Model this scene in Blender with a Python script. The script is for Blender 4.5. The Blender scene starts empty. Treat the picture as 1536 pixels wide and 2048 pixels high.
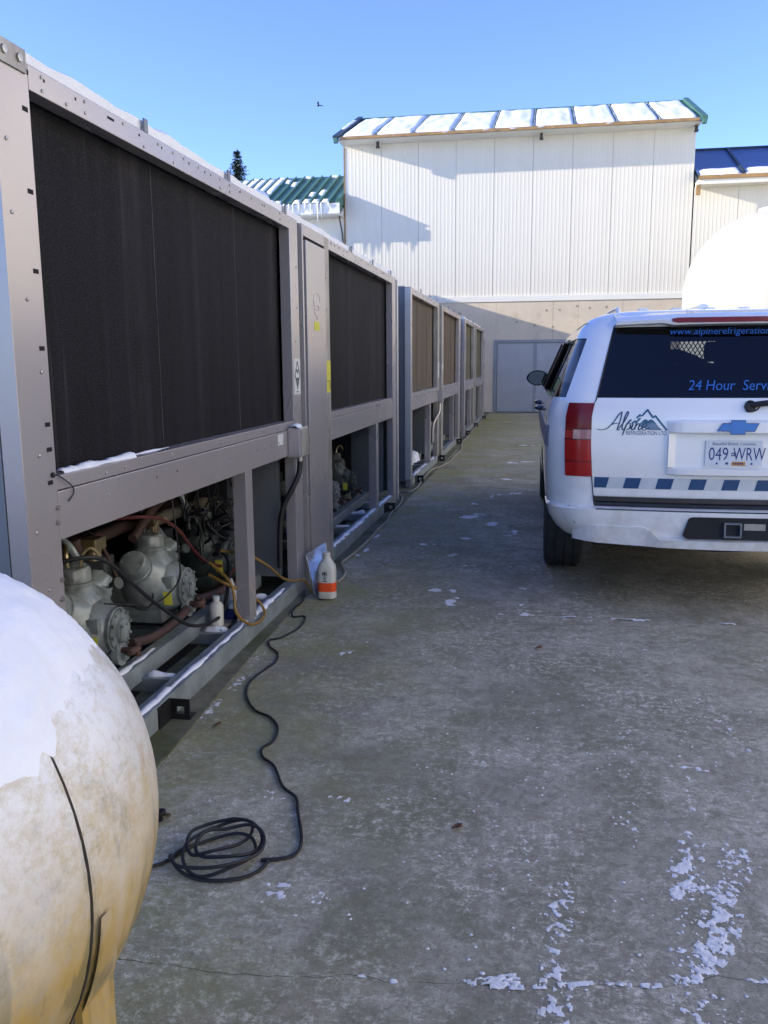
import bpy, bmesh, math, random
from mathutils import Vector, Matrix, noise
random.seed(7)
PI = math.pi
S = bpy.context.scene
COL = S.collection

# ------------------------------------------------------------------ camera
F_PX = 1720.0
PITCH = math.radians(9.7646); YAW = math.radians(10.2628); ROLL = -0.007
Fv = Vector((-math.sin(YAW) * math.cos(PITCH), math.cos(YAW) * math.cos(PITCH), -math.sin(PITCH)))
R0 = Vector((math.cos(YAW), math.sin(YAW), 0)); U0 = R0.cross(Fv)
Rv = R0 * math.cos(ROLL) + U0 * math.sin(ROLL); Uv = Rv.cross(Fv)
cam = bpy.data.cameras.new('camera')
cam.sensor_fit = 'VERTICAL'; cam.sensor_height = 36.0; cam.lens = 36.0 * F_PX / 2048.0
cam.clip_start = 0.05; cam.clip_end = 3000
camo = bpy.data.objects.new('camera', cam); COL.objects.link(camo)
M4 = Matrix((Rv, Uv, -Fv)).transposed().to_4x4(); M4.translation = (0, 0, 1.40)
camo.matrix_world = M4
S.camera = camo

# ------------------------------------------------------------------ sky, sun, exposure
SUN_DIR = Vector((1.0, 0.235, -0.30)).normalized()          # direction the light travels
EL = math.asin(-SUN_DIR.z)
to_sun = -SUN_DIR
world = bpy.data.worlds.new('World'); S.world = world; world.use_nodes = True
wn = world.node_tree.nodes; wl = world.node_tree.links; wn.clear()
sky = wn.new('ShaderNodeTexSky'); sky.sky_type = 'NISHITA'; sky.sun_disc = False
sky.sun_elevation = EL; sky.sun_rotation = math.atan2(to_sun.x, to_sun.y)
sky.air_density = 1.0; sky.dust_density = 0.0; sky.ozone_density = 5.0; sky.altitude = 1200
bg = wn.new('ShaderNodeBackground'); bg.inputs['Strength'].default_value = 0.135
wo = wn.new('ShaderNodeOutputWorld')
hs = wn.new('ShaderNodeHueSaturation'); hs.inputs['Saturation'].default_value = 1.0; hs.inputs['Hue'].default_value = 0.518
wl.new(sky.outputs[0], hs.inputs['Color']); wl.new(hs.outputs[0], bg.inputs[0]); wl.new(bg.outputs[0], wo.inputs[0])
sl = bpy.data.lights.new('sun', 'SUN'); sl.energy = 2.6; sl.angle = math.radians(0.5); sl.color = (1.0, 0.90, 0.74)
so = bpy.data.objects.new('sun', sl); COL.objects.link(so)
so.rotation_euler = SUN_DIR.to_track_quat('-Z', 'Y').to_euler(); so.location = (-40, -10, 30)
vs = S.view_settings
S.display_settings.display_device = 'sRGB'
vs.view_transform = 'Standard'; vs.look = 'None'; vs.gamma = 1.0; vs.exposure = 1.68; vs.use_curve_mapping = False
S.render.engine = 'CYCLES'
S.cycles.max_bounces = 8; S.cycles.caustics_reflective = False; S.cycles.caustics_refractive = False

# ------------------------------------------------------------------ materials
def mat(name, base, rough=0.6, metal=0.0, var=0.0, scale=6.0, stretch=(1, 1, 1), col2=None, lo=0.35, hi=0.65,
        bump=0.0, bscale=40.0, spec=0.5, coat=0.0, trans=0.0, ior=1.45, detail=6.0, bstretch=None, alpha=1.0):
    m = bpy.data.materials.new(name); m.use_nodes = True
    n = m.node_tree.nodes; l = m.node_tree.links
    b = n['Principled BSDF']
    b.inputs['Roughness'].default_value = rough; b.inputs['Metallic'].default_value = metal
    b.inputs['Specular IOR Level'].default_value = spec
    b.inputs['Coat Weight'].default_value = coat; b.inputs['Coat Roughness'].default_value = 0.06
    b.inputs['Transmission Weight'].default_value = trans; b.inputs['IOR'].default_value = ior
    b.inputs['Base Color'].default_value = (*base, 1)
    tc = n.new('ShaderNodeTexCoord')
    if var > 0 or col2:
        mp = n.new('ShaderNodeMapping'); mp.inputs['Scale'].default_value = stretch
        l.new(tc.outputs['Object'], mp.inputs[0])
        nz = n.new('ShaderNodeTexNoise'); nz.inputs['Scale'].default_value = scale; nz.inputs['Detail'].default_value = detail
        nz.inputs['Roughness'].default_value = 0.65
        l.new(mp.outputs[0], nz.inputs['Vector'])
        rp = n.new('ShaderNodeMapRange'); rp.inputs[1].default_value = lo; rp.inputs[2].default_value = hi
        l.new(nz.outputs['Fac'], rp.inputs[0])
        mx = n.new('ShaderNodeMix'); mx.data_type = 'RGBA'
        c2 = col2 if col2 else tuple(c * (1 - var) for c in base)
        mx.inputs[6].default_value = (*base, 1); mx.inputs[7].default_value = (*c2, 1)
        l.new(rp.outputs[0], mx.inputs[0]); l.new(mx.outputs[2], b.inputs['Base Color'])
    if bump > 0:
        mp2 = n.new('ShaderNodeMapping'); mp2.inputs['Scale'].default_value = bstretch or (1, 1, 1)
        l.new(tc.outputs['Object'], mp2.inputs[0])
        nb = n.new('ShaderNodeTexNoise'); nb.inputs['Scale'].default_value = bscale; nb.inputs['Detail'].default_value = 5
        l.new(mp2.outputs[0], nb.inputs['Vector'])
        bp = n.new('ShaderNodeBump'); bp.inputs['Strength'].default_value = bump; bp.inputs['Distance'].default_value = 0.01
        l.new(nb.outputs['Fac'], bp.inputs['Height']); l.new(bp.outputs[0], b.inputs['Normal'])
    return m

class NT:
    """small node-graph helper for the few layered materials"""
    def __init__(s, m):
        s.m = m; s.n = m.node_tree.nodes; s.l = m.node_tree.links; s.b = s.n['Principled BSDF']
        s.tc = s.n.new('ShaderNodeTexCoord').outputs['Object']
    def noise(s, scale, detail=6, rough=0.6, stretch=(1, 1, 1), dist=0.0):
        mp = s.n.new('ShaderNodeMapping'); mp.inputs['Scale'].default_value = stretch; s.l.new(s.tc, mp.inputs[0])
        z = s.n.new('ShaderNodeTexNoise'); z.inputs['Scale'].default_value = scale; z.inputs['Detail'].default_value = detail
        z.inputs['Roughness'].default_value = rough; z.inputs['Distortion'].default_value = dist
        s.l.new(mp.outputs[0], z.inputs['Vector']); return z.outputs['Fac']
    def ramp(s, v, a, b, c=0.0, d=1.0):
        r = s.n.new('ShaderNodeMapRange'); r.inputs[1].default_value = a; r.inputs[2].default_value = b
        r.inputs[3].default_value = c; r.inputs[4].default_value = d; s.l.new(v, r.inputs[0]); return r.outputs[0]
    def mul(s, a, b, op='MULTIPLY'):
        r = s.n.new('ShaderNodeMath'); r.operation = op; r.use_clamp = True
        for i, v in enumerate((a, b)):
            if isinstance(v, (int, float)): r.inputs[i].default_value = v
            else: s.l.new(v, r.inputs[i])
        return r.outputs[0]
    def mix(s, f, a, b):
        x = s.n.new('ShaderNodeMix'); x.data_type = 'RGBA'
        for i, v in ((0, f), (6, a), (7, b)):
            if isinstance(v, (int, float)): x.inputs[i].default_value = v
            elif isinstance(v, tuple): x.inputs[i].default_value = (*v, 1)
            else: s.l.new(v, x.inputs[i])
        return x.outputs[2]
    def axis(s, i):
        x = s.n.new('ShaderNodeSeparateXYZ'); s.l.new(s.tc, x.inputs[0]); return x.outputs[i]
    def bump(s, h, strength, dist=0.01):
        b = s.n.new('ShaderNodeBump'); b.inputs['Strength'].default_value = strength; b.inputs['Distance'].default_value = dist
        s.l.new(h, b.inputs['Height']); s.l.new(b.outputs[0], s.b.inputs['Normal'])
    def color(s, c): s.l.new(c, s.b.inputs['Base Color'])

def newmat(name, rough=0.7, metal=0.0, spec=0.5):
    m = bpy.data.materials.new(name); m.use_nodes = True
    b = m.node_tree.nodes['Principled BSDF']; b.inputs['Roughness'].default_value = rough
    b.inputs['Metallic'].default_value = metal; b.inputs['Specular IOR Level'].default_value = spec
    return NT(m)

# weathered yard concrete
g = newmat('yard_concrete', 0.85, 0, 0.3)
big = g.ramp(g.noise(0.8, 5, 0.6, dist=0.6), 0.42, 0.60)
big2 = g.ramp(g.noise(2.1, 6, 0.7, dist=1.0), 0.47, 0.60)
mid = g.ramp(g.noise(5.0, 9, 0.8), 0.42, 0.58)
blot = g.ramp(g.noise(15, 8, 0.82, dist=0.8), 0.48, 0.58)
patchm = g.ramp(g.noise(1.6, 6, 0.7), 0.40, 0.60, 0.12, 1.0)
fine = g.mul(g.ramp(g.noise(27, 9, 0.92), 0.51, 0.57), patchm)
grit = g.ramp(g.noise(80, 5, 0.9), 0.50, 0.60)
c = g.mix(mid, (0.40, 0.36, 0.265), (0.55, 0.50, 0.375))
c = g.mix(g.mul(blot, 0.65), c, (0.225, 0.205, 0.145))
c = g.mix(g.mul(big, 0.66), c, (0.215, 0.20, 0.138))
c = g.mix(g.mul(big2, 0.62), c, (0.19, 0.186, 0.108))
c = g.mix(g.mul(fine, 0.92), c, (0.84, 0.79, 0.64))
c = g.mix(g.mul(grit, 0.65), c, (0.16, 0.143, 0.105))
xg = g.axis(0); yg = g.axis(1)
edge = g.mul(g.ramp(xg, -0.1, -1.3), g.ramp(g.noise(2.2, 6, 0.7), 0.38, 0.62))
far = g.mul(g.ramp(yg, 6.5, 15.0), g.ramp(g.noise(0.9, 5, 0.6, stretch=(0.5, 1.6, 1)), 0.35, 0.65))
moss = g.mul(g.mul(edge, 0.75), g.mul(far, 0.55), 'ADD')
c = g.mix(moss, c, (0.30, 0.29, 0.105))
dust = g.mul(g.ramp(g.noise(1.3, 4, 0.5), 0.56, 0.70), g.ramp(g.noise(30, 6, 0.8, stretch=(1, 2.2, 1)), 0.50, 0.66))
c = g.mix(g.mul(dust, 0.55), c, (0.80, 0.78, 0.72))
g.color(c)
g.bump(g.mul(g.mul(fine, 0.6), g.mul(grit, 0.4), 'ADD'), 0.35, 0.006)
M_YARD = g.m
g = newmat('dark_pad_concrete', 0.9, 0, 0.2)
c = g.mix(g.ramp(g.noise(9, 7, 0.7), 0.35, 0.65), (0.12, 0.115, 0.075), (0.23, 0.215, 0.145))
c = g.mix(g.ramp(g.noise(3, 5, 0.6), 0.45, 0.65), c, (0.10, 0.105, 0.045)); g.color(c)
g.bump(g.noise(60, 5, 0.7), 0.4, 0.01); M_PAD = g.m
M_GROUND = mat('snow_bounce_ground', (0.80, 0.81, 0.82), 0.9, var=0.12, scale=0.3, bump=0.3, bscale=2)  # unseen snow-bright ground, set to bounce sunlight onto shaded faces
M_CRACK = mat('joint_dirt', (0.03, 0.03, 0.027), 0.95, var=0.3, scale=20)

M_SNOW = mat('snow', (0.86, 0.88, 0.90), 0.75, var=0.06, scale=9, bump=0.45, bscale=28, spec=0.25)
M_ICE = mat('ice', (0.88, 0.92, 0.95), 0.2, trans=0.25, ior=1.31)

# chiller paint: stone-grey enamel on sheet steel
g = newmat('chiller_enamel', 0.28, 0.45, 0.5)
c = g.mix(g.ramp(g.noise(1.6, 3, 0.5, stretch=(1, 1, 0.35)), 0.3, 0.7), (0.435, 0.40, 0.395), (0.39, 0.36, 0.355))
g.color(c)
g.l.new(g.ramp(g.noise(1.3, 2, 0.5), 0.3, 0.7, 0.24, 0.32), g.b.inputs['Roughness']); M_PAINT = g.m
g = newmat('chiller_enamel_worn', 0.4, 0.3, 0.5)
c = g.mix(g.ramp(g.noise(7, 6, 0.7, stretch=(1, 1, 0.3)), 0.4, 0.62), (0.42, 0.40, 0.36), (0.25, 0.23, 0.2)); g.color(c); M_WORN = g.m
M_ENDP = mat('chiller_end_sheet', (0.20, 0.215, 0.235), 0.42, 0.5, var=0.15, scale=2)
M_GALV = mat('galvanised_rail', (0.38, 0.43, 0.43), 0.45, 0.45, col2=(0.27, 0.31, 0.315), scale=7, lo=0.4, hi=0.6, bump=0.1, bscale=60)
M_DARK = mat('dark_sheet', (0.016, 0.017, 0.019), 0.75, var=0.4, scale=5)
M_BLACK = mat('black_plastic', (0.013, 0.013, 0.014), 0.42, var=0.2, scale=20)
M_RUBBER = mat('black_rubber', (0.015, 0.015, 0.016), 0.55, var=0.3, scale=30)
M_SCREW = mat('zinc_screw', (0.45, 0.44, 0.42), 0.35, 0.9, var=0.2, scale=50)
M_HOLE = mat('punched_slot', (0.012, 0.012, 0.013), 0.9, var=0.2, scale=20)

def coil_mat(name, a, b, streak, dust):
    g = newmat(name, 0.7, 0.0, 0.12)
    v = g.ramp(g.noise(5.0, 5, 0.6, stretch=(0.2, 1.6, 0.10)), 0.38, 0.68)
    c = g.mix(v, a, b)
    c = g.mix(g.mul(g.ramp(g.noise(16, 4, 0.6, stretch=(0.2, 1.2, 0.05)), 0.62, 0.75), dust), c, streak)
    gr = g.ramp(g.noise(95, 4, 0.85, stretch=(1, 1, 1.6)), 0.46, 0.66)
    c = g.mix(g.mul(gr, 0.34), c, streak)
    col_ = g.mul(g.ramp(g.noise(3.4, 4, 0.6, stretch=(0.1, 1.7, 0.02)), 0.52, 0.66), g.ramp(g.noise(2.0, 5, 0.7, stretch=(1, 2, 0.7)), 0.36, 0.62))
    c = g.mix(g.mul(col_, 0.38), c, streak)
    sp = g.mul(g.ramp(g.noise(70, 3, 0.7, stretch=(1, 0.6, 1)), 0.58, 0.72), g.ramp(g.axis(2), 1.45, 2.15))
    c = g.mix(g.mul(sp, dust * 0.7), c, streak)
    g.color(c)
    w = g.n.new('ShaderNodeTexWave'); w.wave_type = 'BANDS'; w.bands_direction = 'Z'; w.inputs['Scale'].default_value = 62
    w.inputs['Distortion'].default_value = 0.6; w.inputs['Detail'].default_value = 2
    g.l.new(g.tc, w.inputs['Vector'])
    g.bump(w.outputs['Fac'], 0.16, 0.004)
    return g.m
M_COIL = coil_mat('condenser_fins', (0.003, 0.003, 0.004), (0.008, 0.0075, 0.010), (0.060, 0.056, 0.060), 0.5)
M_COILB = coil_mat('condenser_fins_dusty', (0.075, 0.062, 0.048), (0.125, 0.10, 0.076), (0.20, 0.165, 0.125), 0.7)
M_COILC = coil_mat('condenser_fins_grimy', (0.085, 0.08, 0.06), (0.16, 0.145, 0.11), (0.27, 0.25, 0.21), 0.8)

M_JOINT = mat('coil_joint_dust', (0.13, 0.12, 0.115), 0.7, col2=(0.03, 0.03, 0.032), scale=7, stretch=(1, 1, 0.6))
M_CAST = mat('compressor_grey', (0.30, 0.33, 0.32), 0.32, 0.2, col2=(0.11, 0.12, 0.112), scale=6, lo=0.46, hi=0.66, bump=0.12, bscale=25, coat=0.15)
M_CASTD = mat('compressor_dark', (0.07, 0.085, 0.075), 0.5, 0.2, var=0.4, scale=9)
M_COPPER = mat('tarnished_copper', (0.12, 0.07, 0.055), 0.5, 0.4, col2=(0.075, 0.05, 0.042), scale=9)
M_TAN = mat('insulated_pipe', (0.24, 0.21, 0.16), 0.6, var=0.3, scale=9)
M_BRASS = mat('brass', (0.45, 0.36, 0.2), 0.35, 0.8, var=0.2, scale=20)
M_RED = mat('red_hose', (0.14, 0.028, 0.025), 0.45, var=0.3, scale=20)
M_YEL = mat('yellow_hose', (0.30, 0.17, 0.03), 0.45, var=0.3, scale=20)
M_STICK = mat('yellow_sticker', (0.66, 0.64, 0.06), 0.6, var=0.12, scale=30)
M_LABEL = mat('white_sticker', (0.66, 0.68, 0.66), 0.5, var=0.12, scale=30)
M_GREENL = mat('dark_green_print', (0.035, 0.07, 0.06), 0.5, var=0.2, scale=30)
M_PRINT = mat('dark_print', (0.03, 0.03, 0.035), 0.6, var=0.2, scale=30)
M_CHALK = mat('chalk', (0.9, 0.86, 0.78), 0.9, var=0.2, scale=60)

# tank paint with algae stain
g = newmat('stained_tank_paint', 0.36, 0, 0.5)
zz = g.axis(2)
low = g.ramp(zz, 1.0, 0.66)
st = g.ramp(g.noise(4.5, 7, 0.65, stretch=(1.5, 1.5, 0.38), dist=0.5), 0.15, 0.52)
c = g.mix(g.mul(g.mul(low, st), 1.0), (0.60, 0.565, 0.48), (0.46, 0.305, 0.075))
c = g.mix(g.mul(g.mul(g.ramp(zz, 0.72, 0.40), g.ramp(g.noise(7, 6, 0.6, stretch=(1.6, 1.6, 0.3)), 0.38, 0.62)), 0.7), c, (0.22, 0.135, 0.06))
c = g.mix(g.mul(g.ramp(g.noise(10, 9, 0.85), 0.50, 0.60), 0.5), c, (0.30, 0.285, 0.25))
c = g.mix(g.mul(g.mul(g.ramp(g.noise(16, 5, 0.6, stretch=(1.4, 1.4, 0.16)), 0.56, 0.63), low), 0.75), c, (0.20, 0.165, 0.07))
frost = g.mul(g.ramp(zz, 0.66, 1.0), g.ramp(g.noise(13, 9, 0.85), 0.40, 0.55))
c = g.mix(frost, c, (0.80, 0.82, 0.85)); g.color(c)
g.bump(g.noise(30, 6, 0.7), 0.15, 0.006); M_TANK = g.m
M_RUST = mat('rusty_steel', (0.115, 0.06, 0.042), 0.8, col2=(0.06, 0.035, 0.03), scale=14, bump=0.3, bscale=60)
M_SEAM = mat('grimy_seam', (0.045, 0.035, 0.025), 0.8, var=0.5, scale=30)

# building
M_SIDING = mat('white_wall_panel', (0.74, 0.705, 0.60), 0.5, col2=(0.70, 0.665, 0.56), scale=1.6, stretch=(1.6, 1, 0.12), lo=0.42, hi=0.72)
M_TRIM = mat('white_trim', (0.80, 0.785, 0.70), 0.5, var=0.04, scale=1)
g = newmat('board_formed_concrete', 0.85, 0, 0.3)
c = g.mix(g.ramp(g.noise(0.9, 7, 0.65), 0.35, 0.65), (0.72, 0.62, 0.465), (0.60, 0.52, 0.40))
c = g.mix(g.mul(g.ramp(g.noise(3.2, 7, 0.7), 0.55, 0.72), 0.6), c, (0.44, 0.37, 0.28)); g.color(c)
g.bump(g.noise(6, 6, 0.6), 0.2, 0.02); M_CONC = g.m
M_GREEN = mat('green_roof_metal', (0.085, 0.21, 0.155), 0.42, 0.15, var=0.25, scale=3)
M_BLUEMET = mat('dark_roof_metal', (0.045, 0.07, 0.10), 0.4, 0.3, var=0.25, scale=3)
M_ORANGE = mat('weathered_fascia', (0.42, 0.26, 0.11), 0.7, var=0.35, scale=4)
M_DOOR = mat('grey_steel_door', (0.42, 0.43, 0.44), 0.45, 0.1, var=0.12, scale=2)
M_DOORT = mat('door_frame_steel', (0.30, 0.32, 0.34), 0.45, 0.2, var=0.2, scale=3)
M_DOME = mat('white_dome_coating', (0.60, 0.58, 0.52), 0.55, var=0.05, scale=2)
M_SHED = mat('shed_cladding', (0.55, 0.55, 0.53), 0.6, var=0.1, scale=1)
M_PIPE = mat('dark_downpipe', (0.06, 0.055, 0.05), 0.5, var=0.3, scale=6)
M_VENTB = mat('blue_ventilator', (0.03, 0.05, 0.22), 0.45, var=0.2, scale=6)

# SUV
g = newmat('white_car_paint', 0.22, 0, 0.5)
g.b.inputs['Coat Weight'].default_value = 1.0; g.b.inputs['Coat Roughness'].default_value = 0.06
dirt = g.mul(g.ramp(g.axis(2), 0.95, 0.38), g.ramp(g.noise(9, 6, 0.7), 0.30, 0.65))
c = g.mix(g.mul(dirt, 0.7), (0.84, 0.83, 0.79), (0.46, 0.435, 0.37))
g.color(g.mix(g.mul(g.ramp(g.noise(40, 5, 0.7), 0.60, 0.75), 0.12), c, (0.4, 0.4, 0.38))); M_CAR = g.m
M_CARBLK = mat('gloss_black_trim', (0.012, 0.013, 0.016), 0.12, var=0.2, scale=10, coat=0.5)
M_TLAMP = mat('red_lamp_lens', (0.42, 0.012, 0.012), 0.22, var=0.45, scale=7, stretch=(1, 1, 0.6), coat=0.3)
M_TLAMPD = mat('dark_red_lens', (0.22, 0.007, 0.010), 0.25, var=0.3, scale=8, coat=0.15, spec=0.3)
M_TCLEAR = mat('clear_lamp_lens', (0.42, 0.17, 0.17), 0.12, var=0.35, scale=16, coat=1.0)
M_BLUE = mat('blue_reflective', (0.012, 0.06, 0.16), 0.4, var=0.12, scale=20)
M_SILVER = mat('silver_reflective_tape', (0.58, 0.60, 0.60), 0.4, 0.15, var=0.1, scale=20)
M_BLUEL = mat('blue_lettering', (0.03, 0.14, 0.45), 0.5, var=0.1, scale=30)
M_NAVY = mat('navy_print', (0.02, 0.05, 0.13), 0.5, var=0.1, scale=30)
M_TEAL = mat('teal_print', (0.03, 0.12, 0.22), 0.5, var=0.1, scale=30)
M_PALEB = mat('pale_blue_print', (0.22, 0.33, 0.42), 0.5, var=0.5, scale=14)
M_EMB = mat('blue_emblem', (0.015, 0.17, 0.52), 0.25, 0.2, var=0.2, scale=20, coat=0.6)
M_CHROME = mat('chrome', (0.7, 0.7, 0.7), 0.12, 1.0, var=0.05, scale=20)
M_PLATE = mat('plate_white', (0.66, 0.68, 0.70), 0.4, var=0.06, scale=30)
M_PLATEB = mat('plate_blue', (0.03, 0.045, 0.19), 0.5, var=0.1, scale=30)
M_DECAL = mat('orange_decal', (0.65, 0.30, 0.03), 0.5, var=0.3, scale=60)
M_SEATS = mat('dark_seat_cloth', (0.02, 0.02, 0.022), 0.9, var=0.2, scale=20)
M_MESHW = mat('partition_wire', (0.03, 0.03, 0.03), 0.5, 0.3, var=0.2, scale=30)
M_TYRE = mat('tyre_rubber', (0.018, 0.018, 0.019), 0.75, col2=(0.04, 0.04, 0.038), scale=9)
M_RIM = mat('alloy_rim', (0.35, 0.35, 0.36), 0.3, 0.8, var=0.2, scale=10)
M_GREYSTR = mat('grey_side_stripe', (0.22, 0.24, 0.30), 0.35, var=0.1, scale=6)
M_MIRROR = mat('mirror_glass', (0.045, 0.058, 0.062), 0.03, 1.0, var=0.05, scale=5)
def glass_mat(name, tint, gloss=0.065):
    m = bpy.data.materials.new(name); m.use_nodes = True
    n = m.node_tree.nodes; l = m.node_tree.links; n.remove(n['Principled BSDF'])
    t = n.new('ShaderNodeBsdfTransparent'); t.inputs[0].default_value = (*tint, 1)
    gl = n.new('ShaderNodeBsdfGlossy'); gl.inputs['Roughness'].default_value = 0.02
    lw_ = n.new('ShaderNodeLayerWeight'); lw_.inputs[0].default_value = 0.5
    pw = n.new('ShaderNodeMath'); pw.operation = 'POWER'; pw.inputs[1].default_value = 4.0; l.new(lw_.outputs['Facing'], pw.inputs[0])
    fr = n.new('ShaderNodeMath'); fr.operation = 'MULTIPLY_ADD'; fr.inputs[1].default_value = 0.92; fr.inputs[2].default_value = gloss; l.new(pw.outputs[0], fr.inputs[0])
    mx = n.new('ShaderNodeMixShader')
    l.new(fr.outputs[0], mx.inputs[0]); l.new(t.outputs[0], mx.inputs[1]); l.new(gl.outputs[0], mx.inputs[2])
    l.new(mx.outputs[0], n['Material Output'].inputs[0]); return m
M_TINT = glass_mat('tinted_glass', (0.26, 0.28, 0.32))
M_WIND = glass_mat('windscreen_glass', (0.80, 0.85, 0.83))
# jug etc.
M_JUG = mat('milky_plastic', (0.62, 0.62, 0.54), 0.35, var=0.08, scale=10)
M_ORBAND = mat('orange_label', (0.85, 0.09, 0.015), 0.5, var=0.1, scale=20)
M_BLUEC = mat('blue_plastic', (0.012, 0.02, 0.12), 0.4, var=0.2, scale=20)
M_SLEEVE = mat('shiny_plastic_sleeve', (0.55, 0.56, 0.6), 0.10, 0.55, col2=(0.22, 0.26, 0.22), scale=9, lo=0.45, hi=0.62, bump=0.4, bscale=14)
M_ROPE = mat('pale_cord', (0.40, 0.36, 0.27), 0.8, var=0.3, scale=30)
M_LEAFB = mat('dead_leaf', (0.22, 0.11, 0.06), 0.8, var=0.3, scale=40)
M_NEEDLE = mat('conifer_needles', (0.030, 0.052, 0.032), 0.7, var=0.5, scale=3)
M_BARK = mat('bark', (0.09, 0.065, 0.05), 0.9, var=0.4, scale=6)
M_BIRD = mat('dark_feathers', (0.02, 0.02, 0.02), 0.8, var=0.2, scale=10)

# ------------------------------------------------------------------ mesh builder
class MB:
    def __init__(s): s.bm = bmesh.new()
    def box(s, a, b, bevel=0.0):
        x0, y0, z0 = a; x1, y1, z1 = b
        t = bmesh.new()
        v = [t.verts.new(p) for p in ((x0, y0, z0), (x1, y0, z0), (x1, y1, z0), (x0, y1, z0), (x0, y0, z1), (x1, y0, z1), (x1, y1, z1), (x0, y1, z1))]
        for f in ((3, 2, 1, 0), (4, 5, 6, 7), (0, 1, 5, 4), (1, 2, 6, 5), (2, 3, 7, 6), (3, 0, 4, 7)): t.faces.new([v[i] for i in f])
        bmesh.ops.recalc_face_normals(t, faces=t.faces)
        if bevel: bmesh.ops.bevel(t, geom=list(t.edges), offset=bevel, segments=2, affect='EDGES', profile=0.6)
        s.join(t); return s
    def join(s, t):
        vm = {v: s.bm.verts.new(v.co) for v in t.verts}
        for f in t.faces:
            try:
                nf = s.bm.faces.new([vm[v] for v in f.verts]); nf.material_index = f.material_index
            except ValueError: pass
        t.free()
    def tube(s, pts, r, n=8, closed=False, caps=True):
        pts = [Vector(p) for p in pts]; rings = []
        up = Vector((0, 0, 1))
        rr = r if isinstance(r, (list, tuple)) else [r] * len(pts)
        prevn = None
        for i, p in enumerate(pts):
            if closed: d = (pts[(i + 1) % len(pts)] - pts[i - 1])
            else: d = pts[min(i + 1, len(pts) - 1)] - pts[max(i - 1, 0)]
            if d.length < 1e-9: d = Vector((0, 0, 1))
            d.normalize()
            if prevn is None:
                a = d.cross(up)
                if a.length < 1e-3: a = d.cross(Vector((1, 0, 0)))
            else:
                a = prevn - d * prevn.dot(d)
                if a.length < 1e-6: a = d.cross(up)
            a.normalize(); prevn = a; b = d.cross(a)
            rings.append([s.bm.verts.new(p + (a * math.cos(2 * PI * k / n) + b * math.sin(2 * PI * k / n)) * rr[i]) for k in range(n)])
        m = len(rings)
        for i in range(m if closed else m - 1):
            A = rings[i]; B = rings[(i + 1) % m]
            for k in range(n): s.bm.faces.new((A[k], A[(k + 1) % n], B[(k + 1) % n], B[k]))
        if caps and not closed:
            s.bm.faces.new(rings[0][::-1]); s.bm.faces.new(rings[-1])
        return s
    def cyl(s, a, b, r, r2=None, n=16): return s.tube([a, b], [r, r if r2 is None else r2], n)
    def lathe(s, o, ax, prof, n=24):
        """prof: (distance along axis, radius)"""
        o = Vector(o); ax = Vector(ax).normalized()
        a = ax.cross(Vector((0, 0, 1)))
        if a.length < 1e-3: a = Vector((1, 0, 0))
        a.normalize(); b = ax.cross(a); rings = []
        for d, r in prof:
            if r < 1e-5: rings.append([s.bm.verts.new(o + ax * d)])
            else: rings.append([s.bm.verts.new(o + ax * d + (a * math.cos(2 * PI * k / n) + b * math.sin(2 * PI * k / n)) * r) for k in range(n)])
        for A, B in zip(rings, rings[1:]):
            if len(A) == 1 and len(B) == 1: continue
            for k in range(n):
                q = (k + 1) % n
                if len(A) == 1: s.bm.faces.new((A[0], B[q], B[k]))
                elif len(B) == 1: s.bm.faces.new((A[k], A[q], B[0]))
                else: s.bm.faces.new((A[k], A[q], B[q], B[k]))
        if len(rings[0]) > 1: s.bm.faces.new(rings[0][::-1])
        if len(rings[-1]) > 1: s.bm.faces.new(rings[-1])
        return s
    def poly(s, pts, d):
        """flat outline pts (3D) thickened by vector d"""
        d = Vector(d); A = [s.bm.verts.new(Vector(p)) for p in pts]; B = [s.bm.verts.new(Vector(p) + d) for p in pts]
        s.bm.faces.new(A); s.bm.faces.new(B[::-1]); n = len(A)
        for k in range(n): s.bm.faces.new((A[k], B[k], B[(k + 1) % n], A[(k + 1) % n]))
        return s
    def face(s, pts): s.bm.faces.new([s.bm.verts.new(Vector(p)) for p in pts]); return s
    def build(s, name, m, parent=None, smooth=False, sharp=40, **kw):
        bm = s.bm
        bmesh.ops.recalc_face_normals(bm, faces=bm.faces)
        root = parent
        while root and root.parent: root = root.parent
        if root: bmesh.ops.translate(bm, verts=bm.verts, vec=-root.location)
        me = bpy.data.meshes.new(name); bm.to_mesh(me); bm.free()
        if smooth:
            me.polygons.foreach_set('use_smooth', [True] * len(me.polygons))
            me.set_sharp_from_angle(angle=math.radians(sharp))
        for mm in (m if isinstance(m, (list, tuple)) else [m]): me.materials.append(mm)
        o = bpy.data.objects.new(name, me); COL.objects.link(o)
        if parent: o.parent = parent
        for k, v in kw.items(): o[k] = v
        return o

def thing(name, label, cat, loc=(0, 0, 0), group=None):
    o = bpy.data.objects.new(name, None); COL.objects.link(o); o.location = loc; o.empty_display_size = 0.2
    o['label'] = label; o['category'] = cat
    if group: o['group'] = group
    return o
def tag(o, label, cat, group=None):
    o['label'] = label; o['category'] = cat
    if group: o['group'] = group
    return o
def spline(pts, sub=6, closed=False):
    P = [Vector(p) for p in pts]; out = []; n = len(P)
    for i in range(n if closed else n - 1):
        if closed: p0, p1, p2, p3 = P[i - 1], P[i], P[(i + 1) % n], P[(i + 2) % n]
        else: p0, p1, p2, p3 = P[max(i - 1, 0)], P[i], P[i + 1], P[min(i + 2, n - 1)]
        for k in range(sub):
            t = k / sub
            out.append(0.5 * ((2 * p1) + (p2 - p0) * t + (2 * p0 - 5 * p1 + 4 * p2 - p3) * t * t + (3 * p1 - p0 - 3 * p2 + p3) * t ** 3))
    if not closed: out.append(P[-1])
    return out
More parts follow.
